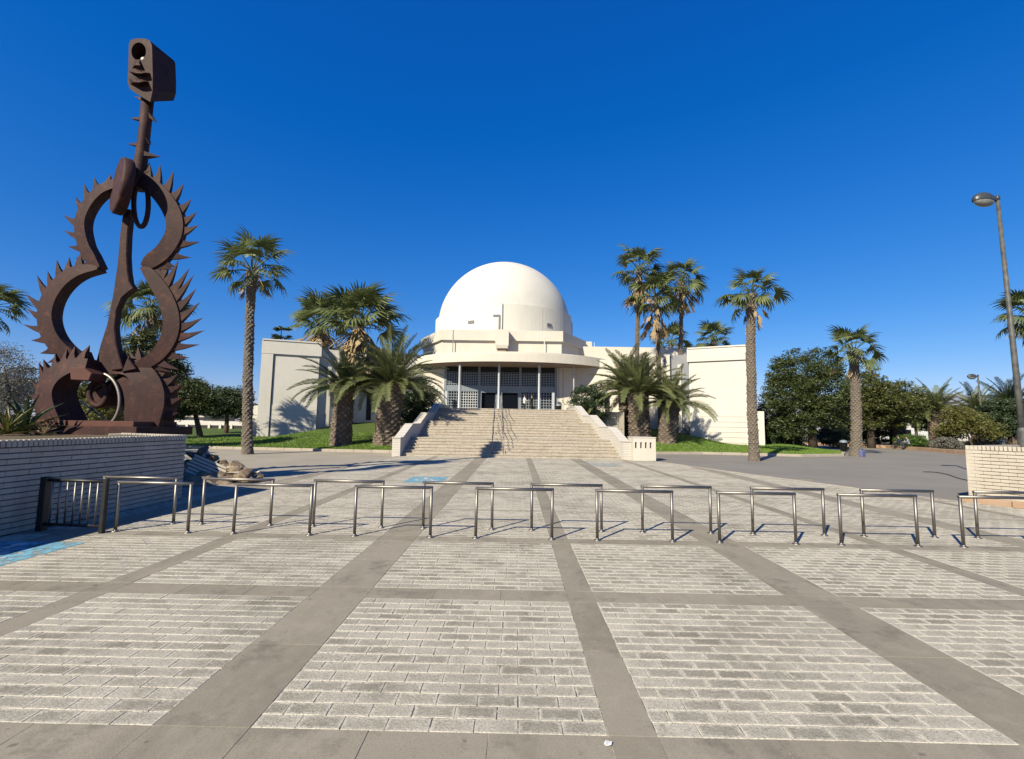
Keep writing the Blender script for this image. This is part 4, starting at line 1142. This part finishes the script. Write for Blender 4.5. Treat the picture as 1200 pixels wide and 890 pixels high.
def date_palm(base, th, r0, r1, L, label, nf=46, seed=0, lean=(0,0), group=None, skirt=0, el_low=4):
    rr = random.Random(seed); base = Vector(base)
    root = empty('date_palm', base, 0, label, 'palm tree', group)
    me = trunk_mesh(th, r0, r1, max(9, int(th/.17)), 10, .14, 'trunk_phx', lean, .14, seed, .12)
    inst('trunk', me, root, Matrix.Translation(base))
    top = base+Vector((lean[0], lean[1], th))
    for i in range(nf):
        t = (i+.5)/nf; el = R(86-(86-el_low)*t**.8)+rr.uniform(-.1,.1); az = i*2.39996+rr.uniform(-.25,.25)
        b = min(4, max(0, int(t*3.2+rr.uniform(-.3,1.5))))
        org = top+Vector((math.cos(az)*r1*.7*t, math.sin(az)*r1*.7*t, .12*(1-t)-.1))
        place(root, 'frond', DATE[b], org, az, el, L*rr.uniform(.8,1.08), rr.uniform(-.35,.35))
    for i in range(skirt):
        az = rr.uniform(0,6.28); place(root, 'dry_frond', DATE_DRY, top+Vector((0,0,-.25)), az, R(rr.uniform(-75,-45)), L*rr.uniform(.4,.6), rr.uniform(-.4,.4))
    return root
DATE_DRY = DATE[1].copy(); DATE_DRY.materials[0] = M['fandry']; DATE_DRY.name = 'dry_frond'

p = ground(290, 532); Y = p.y; t = at(295.5, 318, Y); s = Y/F
fan_palm(p, t, .245, .20, 1.22, 'tall fan palm standing on the pale forecourt in front of the left wing', 26, 3, 1)
for i, (bu, bv, cu, cv, Y, sc, sd_, lb, sk) in enumerate((
    (376, 499, 376, 384, 40.0, 1.95, 2, 'stocky fan palm with a thick brown skirt, nearer the left wing wall', 1.9),
    (421, 493, 421, 383, 41.0, 2.0, 3, 'stocky fan palm with a thick brown skirt, between the two stout date palms', 1.9))):
    q = on_lawn(bu, bv+1); Y = q.y; t = at(cu, cv, Y)
    fan_palm(q, t, .42, .36, sc*1.35, lb, 40, 130, sd_, sk, None, 2, 26)
# behind the sculpture, at the left edge
b = at(190, 500, 30); b.z = .0; fan_palm(b, at(176, 362, 30), .24, .20, 1.3, 'fan palm seen through the arms of the rusty sculpture', 34, 12, 5)
b = at(-16, 500, 27); b.z = 0; fan_palm(b, at(-16, 362, 27), .24, .2, 1.15, 'fan palm reaching in beside the grey leafy tree', 30, 8, 6)
# three slender ones behind the right-hand date palms
for i, (bu, tu, tv, Y, sd_, lb, cs) in enumerate(((745,749,318,41.5,8,'tallest slender fan palm of the three behind the date palms',1.45),(775,769,348,40.5,9,'slender fan palm with the lowest crown and pale skirt of three',1.45),(795,799,330,42.5,10,'slender fan palm standing closest to the right wing',1.4))):
    t = at(tu, tv, Y); b = at(bu, 500, Y); b = Vector((b.x, Y, lawn_z(b.x, Y)))
    fan_palm(b, t, .22, .15, cs*1.12, lb, 28, 30, sd_, 1.9 if i != 2 else 1.0)
for i, (u, v, Y, sd_, lb) in enumerate(((786,404,60,12,'fan palm crown showing above the roof between the slender palms'),(836,399,60,13,'fan palm crown showing above the right wing roof'))):
    t = at(u, v, Y); fan_palm((t.x, Y, 0), t, .25, .2, 1.65, lb, 30, 4, sd_)
p = ground(884, 540); t = at(880, 345, p.y)
fan_palm(p, t, .25, .21, 1.02, 'tall fan palm standing on the asphalt before the right wing', 28, 8, 14, .5)
p = ground(1003, 534.5); t = at(1000, 412, p.y)
fan_palm(p, t, .33, .25, 1.12, 'short fan palm standing in the asphalt near the pines', 24, 5, 15)
t = at(1206, 372, 46); fan_palm((t.x, 46, 0), t, .25, .2, 1.8, 'fan palm half hidden behind the tall street lamp', 34, 14, 16)
# stout date palms
q = on_lawn(399, 521.5); s = q.y/F
date_palm(q, (521-455)*s, 12.5*s, 10*s, 3.1, 'small stout date palm on the left lawn, nearest the kerb corner', 52, 21, (.12,0), None, 0, 6)
q = on_lawn(452, 521); s = q.y/F
date_palm(q, (521-452)*s, 14.5*s, 14*s, 3.65, 'thickest date palm, beside the shaded wall of the stairs', 72, 22, (.25,0), None, 5)
q = on_lawn(750, 516); s = q.y/F
date_palm(q, (516-462)*s, 12*s, 11*s, 3.9, 'stout date palm rising behind the slotted block', 54, 23, (-.15,0), None, 3)
q = on_lawn(737, 511); s = q.y/F
date_palm(q, (511-452)*s, 9.5*s, 9*s, 3.4, 'darker date palm close behind the one by the slotted block', 36, 24, (-.2,.0), None, 8)
q = on_lawn(780, 519); s = q.y/F
date_palm(q, (519-474)*s, 11*s, 9*s, 3.2, 'short leaning date palm on the right lawn casting its shadow', 42, 25, (.55,.1))
# date palms of the far bed
for i, (bu, bv, tv, sd_, hw, L, Y, lb) in enumerate((
    (1053,520,482,31,8,3.4,50,'date palm with bushy foot behind the round hedge in the far bed'),
    (1098,519,482,32,7.5,3.6,48,'date palm with clean pale trunk in the far bed'),
    (1146,520,484,33,6,3.7,52,'date palm below the small street lamp in the far bed'),
    (1187,520,478,34,6,4.2,52,'date palm with drooping grey crown behind the right planter'))):
    b = at(bu, bv, Y); b.z = .15; tt = at(bu, tv, Y)
    date_palm(b, tt.z-b.z, hw*Y/F, hw*.9*Y/F, L, lb, 40, sd_, (rr_.uniform(-.2,.2),0), None, 4)
#PART4
# ------------------------------------------------------------------ trees and shrubs
def leaf_cloud(name, blobs, n, ls, mat, seed, aspect=2.4, clump=70, cr=.55):
    """leaf-sized rhombs in clumps spread through the blobs (centre, radii)"""
    rg = np.random.default_rng(seed); vol = np.array([b[1][0]*b[1][1]*b[1][2] for b in blobs])**.75; vol /= vol.sum()
    nc = max(1, n//clump); cc = []
    which = rg.choice(len(blobs), nc, p=vol)
    d = rg.normal(size=(nc,3)); d /= np.linalg.norm(d, axis=1)[:,None]
    rad = rg.uniform(.35, 1.04, nc)**.6
    cen = np.array([blobs[w][0] for w in which]); rr = np.array([blobs[w][1] for w in which])
    cpos = cen+d*rr*rad[:,None]
    size = cr*rg.uniform(.6,1.3,nc)
    pos = np.repeat(cpos, clump, 0); N_ = len(pos)
    o = rg.normal(size=(N_,3)); o /= np.linalg.norm(o,axis=1)[:,None]; o *= (rg.uniform(0,1,N_)**.45)[:,None]
    pos = pos+o*np.repeat(size, clump)[:,None]*np.array([1.15,1.15,.62])
    a = rg.normal(size=(N_,3)); a /= np.linalg.norm(a,axis=1)[:,None]
    a[:,2] = a[:,2]*.7+.15
    b = np.cross(a, rg.normal(size=(N_,3))); b /= np.linalg.norm(b,axis=1)[:,None]+1e-9
    l = ls*rg.uniform(.7,1.3,N_)[:,None]
    v = np.stack([pos-a*l, pos+b*l/aspect, pos+a*l, pos-b*l/aspect], 1).reshape(-1,3)
    me = bpy.data.meshes.new(name); me.vertices.add(len(v)); me.vertices.foreach_set('co', v.astype(np.float32).ravel())
    me.loops.add(len(v)); me.loops.foreach_set('vertex_index', np.arange(len(v), dtype=np.int32))
    me.polygons.add(N_); me.polygons.foreach_set('loop_start', np.arange(0, len(v), 4, dtype=np.int32))
    me.update(calc_edges=True); me.materials.append(mat); return me
def tree(name, label, cat, Y, bu, blobs_px, n, ls, mat, seed, gz=0., group=None, tr=.16, cr=.6, aspect=3.2, dyr=1.0):
    rr = random.Random(seed); s = Y/F
    bl = []
    for (u, v, ru, rv) in blobs_px:
        p = at(u, v, Y+rr.uniform(-.5,.5)); bl.append((np.array(p), np.array([ru*s, (ru+rv)/2*s*dyr, rv*s])))
    b = at(bu, 500, Y); b.z = gz
    root = empty(name, b, 0, label, cat, group)
    inst('crown', leaf_cloud('crown', bl, n, ls, mat, seed, aspect, 60, cr), root)
    mb = MB(); c0 = Vector(bl[0][0]); mid = b.lerp(c0, .55)+Vector((rr.uniform(-.15,.15),rr.uniform(-.1,.1),0))
    mb.tube([b-Vector((0,0,.2)), b.lerp(mid,.5), mid, c0], [tr*1.25, tr, tr*.8, tr*.35], 8)
    for c, r in bl[1:]:
        e = Vector(c); a = mid.lerp(c0, rr.uniform(0,.5)); mb.tube([a, a.lerp(e,.5)+Vector((0,0,-.2)), e], [tr*.5,tr*.35,tr*.15], 6)
    mb.build('trunk', M['bark'], root)
    return root
PI2 = M['pine']
# right: pines beyond the lawn
tree('pine_tree','big dense pine with a domed crown beside the right wing','tree',41,952,[(945,435,36,26),(925,462,26,26),(962,455,30,32),(915,440,12,22),(940,480,32,22),(975,480,24,24),(930,500,22,14)],40375,0.124,PI2,41,.4,None,.3)
tree('pine_tree','dark pine filling the gap beside the right wing pier','tree',45,900,[(905,485,14,30),(915,505,22,18),(893,500,10,20)],14250,0.124,PI2,42,.4)
tree('pine_tree','pine with a yellowish crown behind the short fan palm','tree',47,1020,[(1015,455,24,24),(1035,468,30,24),(1010,480,26,26),(1045,485,22,18),(1060,470,20,16)],30875,0.133,M['pine2'],101,0.083,None,.3)
tree('pine_tree','shaded pine standing behind the short fan palm trunk','tree',52,985,[(985,490,26,28),(1008,498,26,26),(1030,502,20,18)],21375,0.140,PI2,44,.0)
tree('pine_tree','far pine rising between the date palms of the bed','tree',62,1075,[(1070,480,22,18),(1085,490,18,16)],14250,0.165,PI2,45,.1)
tree('broadleaf_tree','dense dark broadleaf tree next to the tall street lamp','tree',44,1182,[(1178,488,26,20),(1165,500,18,14),(1196,492,16,24)],21375,0.133,M['shrub'],46,.1)
tree('broadleaf_tree','bare-stemmed olive green tree before the far date palms','tree',43,1140,[(1125,488,14,10),(1140,497,16,12),(1118,498,12,14),(1155,505,14,12)],8550,0.107,M['olive'],111,0.124,None,.08)
tree('shrub','round yellow-green shrub in the far bed','shrub',46,1120,[(1116,505,13,10),(1128,495,10,8)],6175,0.107,M['olive'],113,0.124,None,.07)
tree('shrub','clipped dark green hedge mound in front of the bushy date palm','shrub',46.5,1070,[(1063,517,12,7),(1072,517,12,7)],10687,0.074,M['hedge'],116,0.124,None,.06,.35)
for i,(u,v,ru,rv,lb) in enumerate(((1110,520,14,7,'low purplish scrub at the foot of the pale trunk'),(1150,522,16,7,'low dry scrub below the bare-stemmed tree'),(1092,524,12,5,'small dry tuft at the bed edge'))):
    tree('shrub',lb,'shrub',44+i,u,[(u,v,ru,rv)],5225,0.074,M['greyleaf'],60+i,.15,None,.05,.35)
for i,(u,v,ru,rv,Y,lb) in enumerate(((922,517,20,11,43,'bushy undergrowth below the big pine'),(975,512,16,11,46,'dark undergrowth between pine and fan palm'))):
    tree('shrub',lb,'shrub',Y,u,[(u,v,ru,rv)],9975,0.091,M['shrub'],70+i,.2,None,.06,.4)
# left: pines behind sculpture and forecourt
tree('pine_tree','pine crown showing through the lower right arm of the sculpture','tree',26,178,[(172,410,22,22),(190,432,26,20),(160,440,24,22),(150,470,30,24)],21375,0.099,M['pine2'],51,0,None,.18,.45)
tree('pine_tree','round pine with a slanting trunk above the low white wall','tree',36,238,[(222,462,24,18),(208,478,22,14),(238,470,18,16)],21375,0.107,PI2,52,0,None,.2,.5)
tree('pine_tree','round dark tree between the slanting pine and the left wing','tree',42,265,[(265,470,22,18),(280,472,16,18),(252,478,18,14),(285,482,12,12)],20187,0.115,M['shrub'],53,0,None,.2,.5)
tree('pine_tree','yellowish pine visible through the sculpture base','tree',22,105,[(100,470,18,22),(128,478,20,20),(85,490,16,12)],15437,0.083,M['olive'],54,0,None,.15,.4)
tree('broadleaf_tree','grey feathery tree with thin twigs at the planter','tree',17,8,[(5,430,20,26),(18,452,20,22),(0,470,18,24),(32,462,16,12)],12350,0.045,M['greyleaf'],55,1.2,None,.06,.45,3.6)
for i, (X_, Y_, w_) in enumerate(((-62,58,5.5),(-52,66,6),(-44,60,4.8),(-74,62,6))):
    c_ = [proj((X_+dx*w_, Y_, 4.2+dz*w_)) for dx, dz in ((0,.2),(-.5,0),(.5,-.05))]
    tree('pine_tree', ['distant round pine far beyond the planter','distant tall pine behind the planter trees','distant small pine nearest the boundary wall','distant broad pine at the edge of the grounds'][i], 'tree', Y_, c_[0][0], [(u, v, w_*F/Y_*.62, w_*F/Y_*.5) for u, v in c_], 7000, .2, PI2, 80+i, 0, None, .25, .7)
# agave-like clumps in the planter
def agave(pos, n, L, label, seed, mat):
    rr = random.Random(seed); root = empty('spiky_plant', pos, 0, label, 'plant')
    mb = MB(); w = .06
    for k, t in enumerate((0,.35,.7,1)):
        ww = (.045,.06,.04,.003)[k]; z = -.25*t*t; mb.v += [Vector((t,-ww,z+.03*(k<3))), Vector((t,0,z)), Vector((t,ww,z+.03*(k<3)))]
    for k in range(3):
        for j in range(2): mb.f.append([3*k+j,3*k+3+j,3*k+4+j,3*k+1+j]); mb.mi.append(0); mb.sm.append(False)
    me = mb.mesh('leaf', mat)
    for i in range(n): place(root, 'leaf', me, Vector(pos)+Vector((0,0,.03)), i*2.4+rr.uniform(-.2,.2), R(80-70*(i/n))+rr.uniform(-.1,.1), L*rr.uniform(.7,1.1), rr.uniform(-.2,.2))
a1 = at(30, 497, 11); agave((a1.x, 11, PH-.07), 34, .95, 'spiky rosette plant in the planter beside the sculpture foot', 1, M['shrub'])
a1 = at(8, 500, 10.2); agave((a1.x, 10.2, PH-.07), 30, .7, 'smaller spiky rosette plant at the planter edge', 2, M['olive'])
a1 = at(52, 503, 10.6); agave((a1.x, 10.6, PH-.07), 22, .35, 'low dry tuft in the planter soil by the base plate', 3, M['fandry'])
# shrubs beside the stairs
q = on_lawn(490, 505)
tree('shrub','large dark round bush beside the shaded stair wall','shrub',35.5,490,[(488,462,22,20),(480,478,20,20),(500,474,14,16),(485,495,16,12)],11000,.11,M['shrub'],56,lawn_z(-7.2,35),None,.12,.45)
tree('shrub','round grey-green bush behind the top of the sunlit stair wall','shrub',36.2,690,[(689,466,20,15),(680,477,16,13),(700,478,15,16),(692,490,14,10)],10000,.12,M['shrub'],57,lawn_z(6.5,36),None,.1,.42,4.5)
# araucaria tip behind the left wing
t = at(330, 384, 56); root = empty('araucaria_tree', (t.x, 56, 0), 0, 'conifer tip with flat tiers showing over the left wing roof', 'tree')
MB().tube([(t.x,56,0),(t.x,56,t.z)], [.22,.04], 8).build('trunk', M['bark'], root)
bl = [(np.array((t.x+dx, 56+dy, t.z-k*1.0-.2)), np.array((.55+.08*k,.5,.16))) for k in range(5) for dx, dy in ((-.5-.22*k,0),(.5+.22*k,.2),(0,-.5))]
inst('crown', leaf_cloud('crown', bl, 2600, .17, M['pine'], 58, 3, 30, .28), root)

# ------------------------------------------------------------------ far things: low wall, sheds, hall, cars, lamp posts
q = at(238, 498, 52)
sh = empty('low_building', (q.x, 52, 0), 0, 'low white building under the slanting pine', 'building')
MB().box((at(196,490,52).x,52,0),(at(238,490,52).x,58,at(210,493,52).z+.4)).build('wall', M['wing'], sh)
MB().prism([(at(192,490,52).x,51.6),(at(242,490,52).x,51.6),(at(242,490,52).x,58.2),(at(192,490,52).x,58.2)], at(210,493,52).z+.403, at(210,493,52).z+.62).build('roof', M['cream'], sh)
lw = empty('boundary_wall', (at(262,500,50).x, 50, 0), 0, 'dark low wall with a white top rail behind the left lawn', 'wall')
MB().box((at(180,500,50).x,50,-.03),(at(283,500,50).x,50.3,at(250,505.5,50).z+.62)).build('wall', M['darksteel'], lw)
MB().box((at(180,500,50).x,50.4,-.03),(at(283,500,50).x,50.6,at(250,497.5,50).z+.35)).build('upper_wall', M['wing'], lw)
for i in range(8): 
    x = at(180+13*i,500,49.9).x; MB().box((x-.12,49.85,-.03),(x+.12,49.99,at(250,505.5,50).z+.7)).build('post', M['cream'], lw)
# distant grey-roofed hall
hl = empty('distant_hall', (at(1110,500,90).x, 90, 0), 0, 'distant pale hall with a grey pitched roof beyond the palms', 'building')
x0, x1 = at(1065,500,90).x, at(1165,500,90).x; ze = at(1115,475,90).z; zr = at(1115,458,90).z
MB().box((x0,90,0),(x1,104,ze)).build('wall', M['wing'], hl)
MB().add([(x0-.6,89.4,ze+.01),(x1+.6,89.4,ze+.01),(x1+.6,104.6,ze+.01),(x0-.6,104.6,ze+.01),((x0),97,zr),((x1),97,zr)], [(0,1,5,4),(2,3,4,5),(1,2,5),(3,0,4),(3,2,1,0)]).build('roof', M['recess'], hl)
for i in range(7):
    x = x0+(x1-x0)*(i+.5)/7; MB().box((x-.7,89.9,ze*.35),(x+.7,89.99,ze*.75)).build('window', M['glass'], hl)
carpaint = {'silver': plain('silver_car_paint', (.42,.48,.53), .3, .4, .05), 'white': plain('white_car_paint', (.80,.80,.79), .3, 0, .04)}
tyre = plain('tyre_rubber', (.02,.02,.02), .8)
def car(u, Y, kind, van, label, rz):
    c = at(u, 510, Y); root = empty('parked_car', (c.x, Y, .0 if Y > 65 else .16), rz, label, 'car')
    hb = 2.1 if van else 1.45; L = 4.8 if van else 4.3
    if van: pr = [(-2.4,.35),(2.35,.35),(2.4,.9),(2.0,1.15),(1.55,2.0),(1.3,2.1),(-2.35,2.1),(-2.4,1.9)]
    else: pr = [(-2.1,.3),(2.1,.3),(2.15,.62),(2.0,.82),(1.1,.95),(.45,1.38),(-.2,1.46),(-1.2,1.42),(-1.85,1.0),(-2.12,.9)]
    def side(yo, sc=1): return [Vector((x, yo, z)) for x, z in pr]
    n = len(pr); w = .86
    vs = side(-w)+side(w)
    for v in vs:
        if v.z > 1.0: v.y *= .86 if not van else .93
    me = mesh_from('body', vs, [tuple(range(n)), tuple(range(2*n-1,n-1,-1))]+[(i,n+i,n+(i+1)%n,(i+1)%n) for i in range(n)], carpaint[kind])
    bm = bmesh.new(); bm.from_mesh(me); bmesh.ops.recalc_face_normals(bm, faces=bm.faces); bmesh.ops.bevel(bm, geom=list(bm.edges), offset=.05, segments=2, affect='EDGES'); bm.to_mesh(me); bm.free()
    base = Matrix.LocRotScale(root.location, root.rotation_euler, None)
    body = inst('body', me, root, base)
    for sgn in (-1, 1):
        wv = [(.35,1.32),(-.2,1.38),(-1.1,1.34),(-1.45,1.0),(.85,1.0)] if not van else [(1.45,1.85),(.4,1.9),(.4,1.2),(1.85,1.2)]
        vs = [(x, sgn*(.80 if not van else .825), z) for x, z in wv]
        inst('window', mesh_from('window', vs, [tuple(range(len(vs)))], M['glass']), body, base)
        for wx in (-1.3, 1.3):
            mb = MB(); mb.tube([(wx,sgn*.66,.32),(wx,sgn*.88,.32)], .32, 18); wh = inst('wheel', mb.mesh('wheel', tyre), root, base)
            mb = MB(); mb.tube([(wx,sgn*.87,.32),(wx,sgn*.895,.32)], .19, 12); inst('rim', mb.mesh('rim', M['steel']), wh, base)
        inst('headlight', MB().box((2.05 if not van else 2.28,sgn*.6-.16,.62),(2.17 if not van else 2.42,sgn*.6+.16,.76)).mesh('headlight', M['lampglass']), root, base)
    ws = [(.42,-.62,1.36),(.42,.62,1.36),(1.08,.72,.98),(1.08,-.72,.98)] if not van else [(1.56,-.7,1.97),(1.56,.7,1.97),(1.99,.74,1.2),(1.99,-.74,1.2)]
    ws = [(x+.025, y, z+.02) for x, y, z in ws]
    inst('windscreen', mesh_from('windscreen', ws, [(0,1,2,3)], M['glass']), body, base)
car(1168, 58, 'silver', False, 'silver car parked beyond the right planter', R(200))
car(1065, 72, 'white', True, 'white van parked far behind the date palms', R(185))
car(1034, 75, 'white', False, 'white car parked behind the pine trunk', R(178))

def lamp(base, top, label, scale=1.0, rz=0):
    base, top = Vector(base), Vector(top)
    root = empty('street_lamp', base, 0, label, 'street lamp')
    MB().tube([base-Vector((0,0,.05)), base.lerp(top,.3), top], [.085*scale,.075*scale,.05*scale], 14).build('pole', M['lamppole'], root)
    MB().lathe([(.13*scale,-.05),(.13*scale,.5*scale),(.09*scale,.6*scale)], 14, base, 0, True).build('pole_base', M['lamppole'], root)
    hd = Vector((-math.cos(rz), -math.sin(rz), 0))
    MB().tube([top-Vector((0,0,.02)), top+Vector((0,0,.12*scale))], [.06*scale,.06*scale], 10).build('pole_cap', M['lamphead'], root)
    MB().tube([top-hd*.05, top+hd*.22*scale+Vector((0,0,-.02))], .045*scale, 8).build('arm', M['lamphead'], root)
    # flattened teardrop housing and diffuser
    c = top+hd*.50*scale+Vector((0,0,-.06*scale)); sd_ = Vector((-hd.y, hd.x, 0))
    def shell(zs, r_in, nm, mat, lo, hi):
        mb = MB(); nu, nv = 20, 7
        for i in range(nv+1):
            f = lo+(hi-lo)*i/nv
            for j in range(nu):
                a = 2*math.pi*j/nu; xx = math.cos(a); k = math.cos(f); teard = 1-.25*max(0,-xx)
                mb.v.append(c+hd*(xx*.40*scale*k*r_in)+sd_*(math.sin(a)*.19*scale*k*teard*r_in)+Vector((0,0,zs*scale*math.sin(f))))
        for i in range(nv):
            for j in range(nu): mb.f.append([i*nu+j,i*nu+(j+1)%nu,(i+1)*nu+(j+1)%nu,(i+1)*nu+j]); mb.mi.append(0); mb.sm.append(True)
        mb.f.append([nv*nu+j for j in range(nu)]); mb.mi.append(0); mb.sm.append(True)
        return mb.build(nm, mat, root)
    shell(.24, 1.0, 'lamp_housing', M['lamphead'], -.15, 1.5)
    shell(-.22, .93, 'lamp_diffuser', M['lampglass'], -.1, 1.5)
Y = 14.5; t = at(1169, 234, Y); b = at(1203, 505, Y)
lamp((b.x-.12, Y, PH-.1), t, 'tall street lamp with peeling pole rising from the right planter', 1.0, R(8))
Y = 50; t = at(1146, 441, Y); lamp((t.x+.1, Y, .15), t, 'small distant street lamp above the far date palms', 1.25, R(0))

# ------------------------------------------------------------------ people and small furniture
skin = plain('skin', (.42,.26,.18), .6); hairm = plain('dark_hair', (.03,.02,.016), .7)
cl = {'white': plain('white_shirt', (.75,.75,.76), .85), 'black': plain('black_cloth', (.022,.022,.026), .85), 'navy': plain('navy_cloth', (.03,.035,.07), .85), 'grey': plain('grey_cloth', (.30,.31,.35), .85), 'violet': plain('blue_cloth', (.12,.14,.32), .85)}
def person(loc, rz, pose, top, leg, label):
    """one continuous skinned body; joints in metres, facing +Y before rz"""
    root = empty('person', loc, rz, label, 'person')
    if pose == 'stand':
        J = {'pel':(0,0,.95),'che':(0,.01,1.30),'neck':(0,.01,1.48),'hd':(0,.03,1.58),'crown':(0,.03,1.72)}
        arms = {-1:[(-.19,0,1.42),(-.24,.02,1.15),(-.22,.12,.92),(-.21,.16,.84)], 1:[(.19,0,1.42),(.26,.06,1.17),(.20,.28,1.14),(.17,.35,1.16)]}
        legs = {-1:[(-.10,0,.90),(-.11,.03,.50),(-.12,-.02,.09),(-.13,.14,.05)], 1:[(.10,0,.90),(.12,.05,.50),(.13,.03,.09),(.14,.19,.05)]}
    else:
        J = {'pel':(0,0,.12),'che':(0,.10,.48),'neck':(0,.15,.66),'hd':(0,.20,.76),'crown':(0,.21,.89)}
        arms = {-1:[(-.19,.13,.60),(-.25,.25,.38),(-.16,.42,.34),(-.10,.48,.32)], 1:[(.19,.13,.60),(.25,.25,.38),(.16,.42,.34),(.10,.48,.32)]}
        legs = {-1:[(-.11,.05,.12),(-.15,.46,.26),(-.14,.62,-.16),(-.15,.76,-.21)], 1:[(.11,.05,.12),(.15,.48,.24),(.16,.70,-.16),(.17,.84,-.21)]}
    vs, es, rad = [], [], []
    def add(p, r, par):
        vs.append(p); rad.append(r)
        if par is not None: es.append((par, len(vs)-1))
        return len(vs)-1
    a = add(J['pel'], .135, None); c = add(J['che'], .155, a); n_ = add(J['neck'], .062, c); h = add(J['hd'], .088, n_); add(J['crown'], .082, h)
    for s in (-1, 1):
        q = c
        for p, r in zip(arms[s], (.066,.05,.038,.045)): q = add(p, r, q)
        q = a
        for p, r in zip(legs[s], (.095,.068,.048,.042)): q = add(p, r, q)
    me = bpy.data.meshes.new('body'); me.from_pydata(vs, es, []); me.update()
    o = bpy.data.objects.new('tmp', me); COL.objects.link(o)
    sk = o.modifiers.new('skin', 'SKIN'); sk.use_smooth_shade = True
    for i, sv_ in enumerate(me.skin_vertices[0].data): sv_.radius = (rad[i], rad[i]*.85); sv_.use_root = i == 0
    o.modifiers.new('sub', 'SUBSURF').levels = 1; o.modifiers['sub'].render_levels = 1
    dg = bpy.context.evaluated_depsgraph_get(); bm_ = bpy.data.meshes.new_from_object(o.evaluated_get(dg)); bpy.data.objects.remove(o, do_unlink=True)
    bm_.materials.clear()
    for m_ in (skin, cl[top], cl[leg], M['dark']): bm_.materials.append(m_)
    zn, zp = J['neck'][2], J['pel'][2]
    for f in bm_.polygons:
        cz, cy, cx = f.center.z, f.center.y, f.center.x
        hand = any(math.dist((cx,cy,cz), arms[s][3]) < .07 for s in (-1,1))
        if pose == 'stand': idx = 3 if cz < .10 else 2 if cz < zp else 1 if cz < zn else 0
        else: idx = 0 if cz > zn else 1 if (cy < .18 or (abs(cx) > .17 and cz > .31)) and cz > .2 else 2 if cz > -.16 else 3
        f.material_index = 0 if hand else idx; f.use_smooth = True
    base = Matrix.LocRotScale(root.location, root.rotation_euler, None)
    body = inst('body', bm_, root, base)
    hx, hy, hz = J['crown']; mb = MB()
    mb.lathe([(.1,-.06),(.104,0),(.085,.06),(.04,.095),(.001,.1)], 14, (hx,hy-.015,hz), 0, True)
    inst('hair', mb.mesh('hair', hairm), body, base)
    fc = (J['hd'][0], J['hd'][1]+.085, (J['hd'][2]+J['crown'][2])/2)
    inst('nose', MB().add([(fc[0]-.014,fc[1]-.01,fc[2]-.02),(fc[0]+.014,fc[1]-.01,fc[2]-.02),(fc[0],fc[1]-.01,fc[2]+.03),(fc[0],fc[1]+.022,fc[2]-.015)], [(0,1,3),(1,2,3),(2,0,3)]).mesh('nose', skin), body, base)
px1 = px(615, 44.7); person((px1, 44.7, ZL), R(-70), 'stand', 'white', 'black', 'person in white top and dark trousers standing by the entrance lattice')
px2 = px(624, 44.9); person((px2, 44.9, ZL), R(60), 'stand', 'black', 'black', 'person dressed all in black standing by the entrance lattice')
b1 = at(1067.5, 522, 44); person((36.1, 44.0, .34), R(75), 'sit', 'grey', 'navy', 'person in grey top sitting on the far kerb')
person((36.4, 45.3, .34), R(75), 'sit', 'navy', 'black', 'person in dark blue top sitting on the far kerb')
# dark hose on the asphalt
hp = [ground(1082,553), ground(1096,553.5), ground(1110,556), ground(1122,560), ground(1134,563)]
tag(MB().tube([p_+Vector((0,0,-.005)) for p_ in catmull(hp, 6)], .014, 8).build('hose', M['darksteel']), 'thin dark hose lying in a curve on the asphalt before the right planter', 'hose')
# paper scrap and droppings on the paving
q = ground(712.5, 873); vs = [(q.x+a*.022, q.y+b*.02, .004+h) for a, b, h in ((-.6,-.9,0),(.7,-.7,.004),(1,.1,.012),(.5,1,.003),(-.5,.8,.010),(-1,0,0))]
tag(inst('paper_scrap', mesh_from('paper_scrap', vs, [(0,1,2),(0,2,3),(0,3,4),(0,4,5)], cl['white'])), 'small white paper scrap lying on the concrete strip', 'litter')
# litter bins
def bin_(p, label, h=.95, mat='darksteel'):
    root = empty('litter_bin', p, 0, label, 'litter bin')
    MB().lathe([(.22,.08),(.25,h*.75),(.27,h*.76),(.27,h*.8)], 18, p, 0, True, True, False).build('bin_body', M[mat], root)
    MB().lathe([(.27,h*.8),(.24,h*.93),(.1,h),(.001,h+.01)], 18, p, 0, True).build('lid', M['frame'], root)
    MB().tube([Vector(p), Vector(p)+Vector((0,0,.1))], .08, 10).build('foot', M['darksteel'], root)
q = ground(989, 530); bin_(Vector((q.x, q.y, -.02)), 'grey litter bin in the shade under the big pine')
bin_(Vector((px(655, 44), 44, ZL)), 'black litter bin beside the entrance, next to the grey-green bush', .9)
bin_(Vector((px(517, 44), 44, ZL)), 'black litter bin beside the entrance, next to the dark bush', .9)
# bag leaning on the short fan palm
q = ground(1010.5, 535)
bgm = MB(); bgm.bbox((-.22,-.12,0),(.22,.12,.42), .06); bg_ = empty('bag', (q.x, q.y, -.02), R(25), 'blue bag left at the foot of the short fan palm', 'bag')
Mb = Matrix.LocRotScale(bg_.location, bg_.rotation_euler, None)
inst('bag_body', bgm.mesh('bag_body', cl['violet']), bg_, Mb)
inst('strap', MB().tube([(-.12,0,.40),(-.09,0,.56),(.09,0,.56),(.12,0,.40)], .015, 6).mesh('strap', cl['grey']), bg_, Mb)
print('pavers', len(bricks), 'slabs', slabcount, 'objects', len(bpy.data.objects))
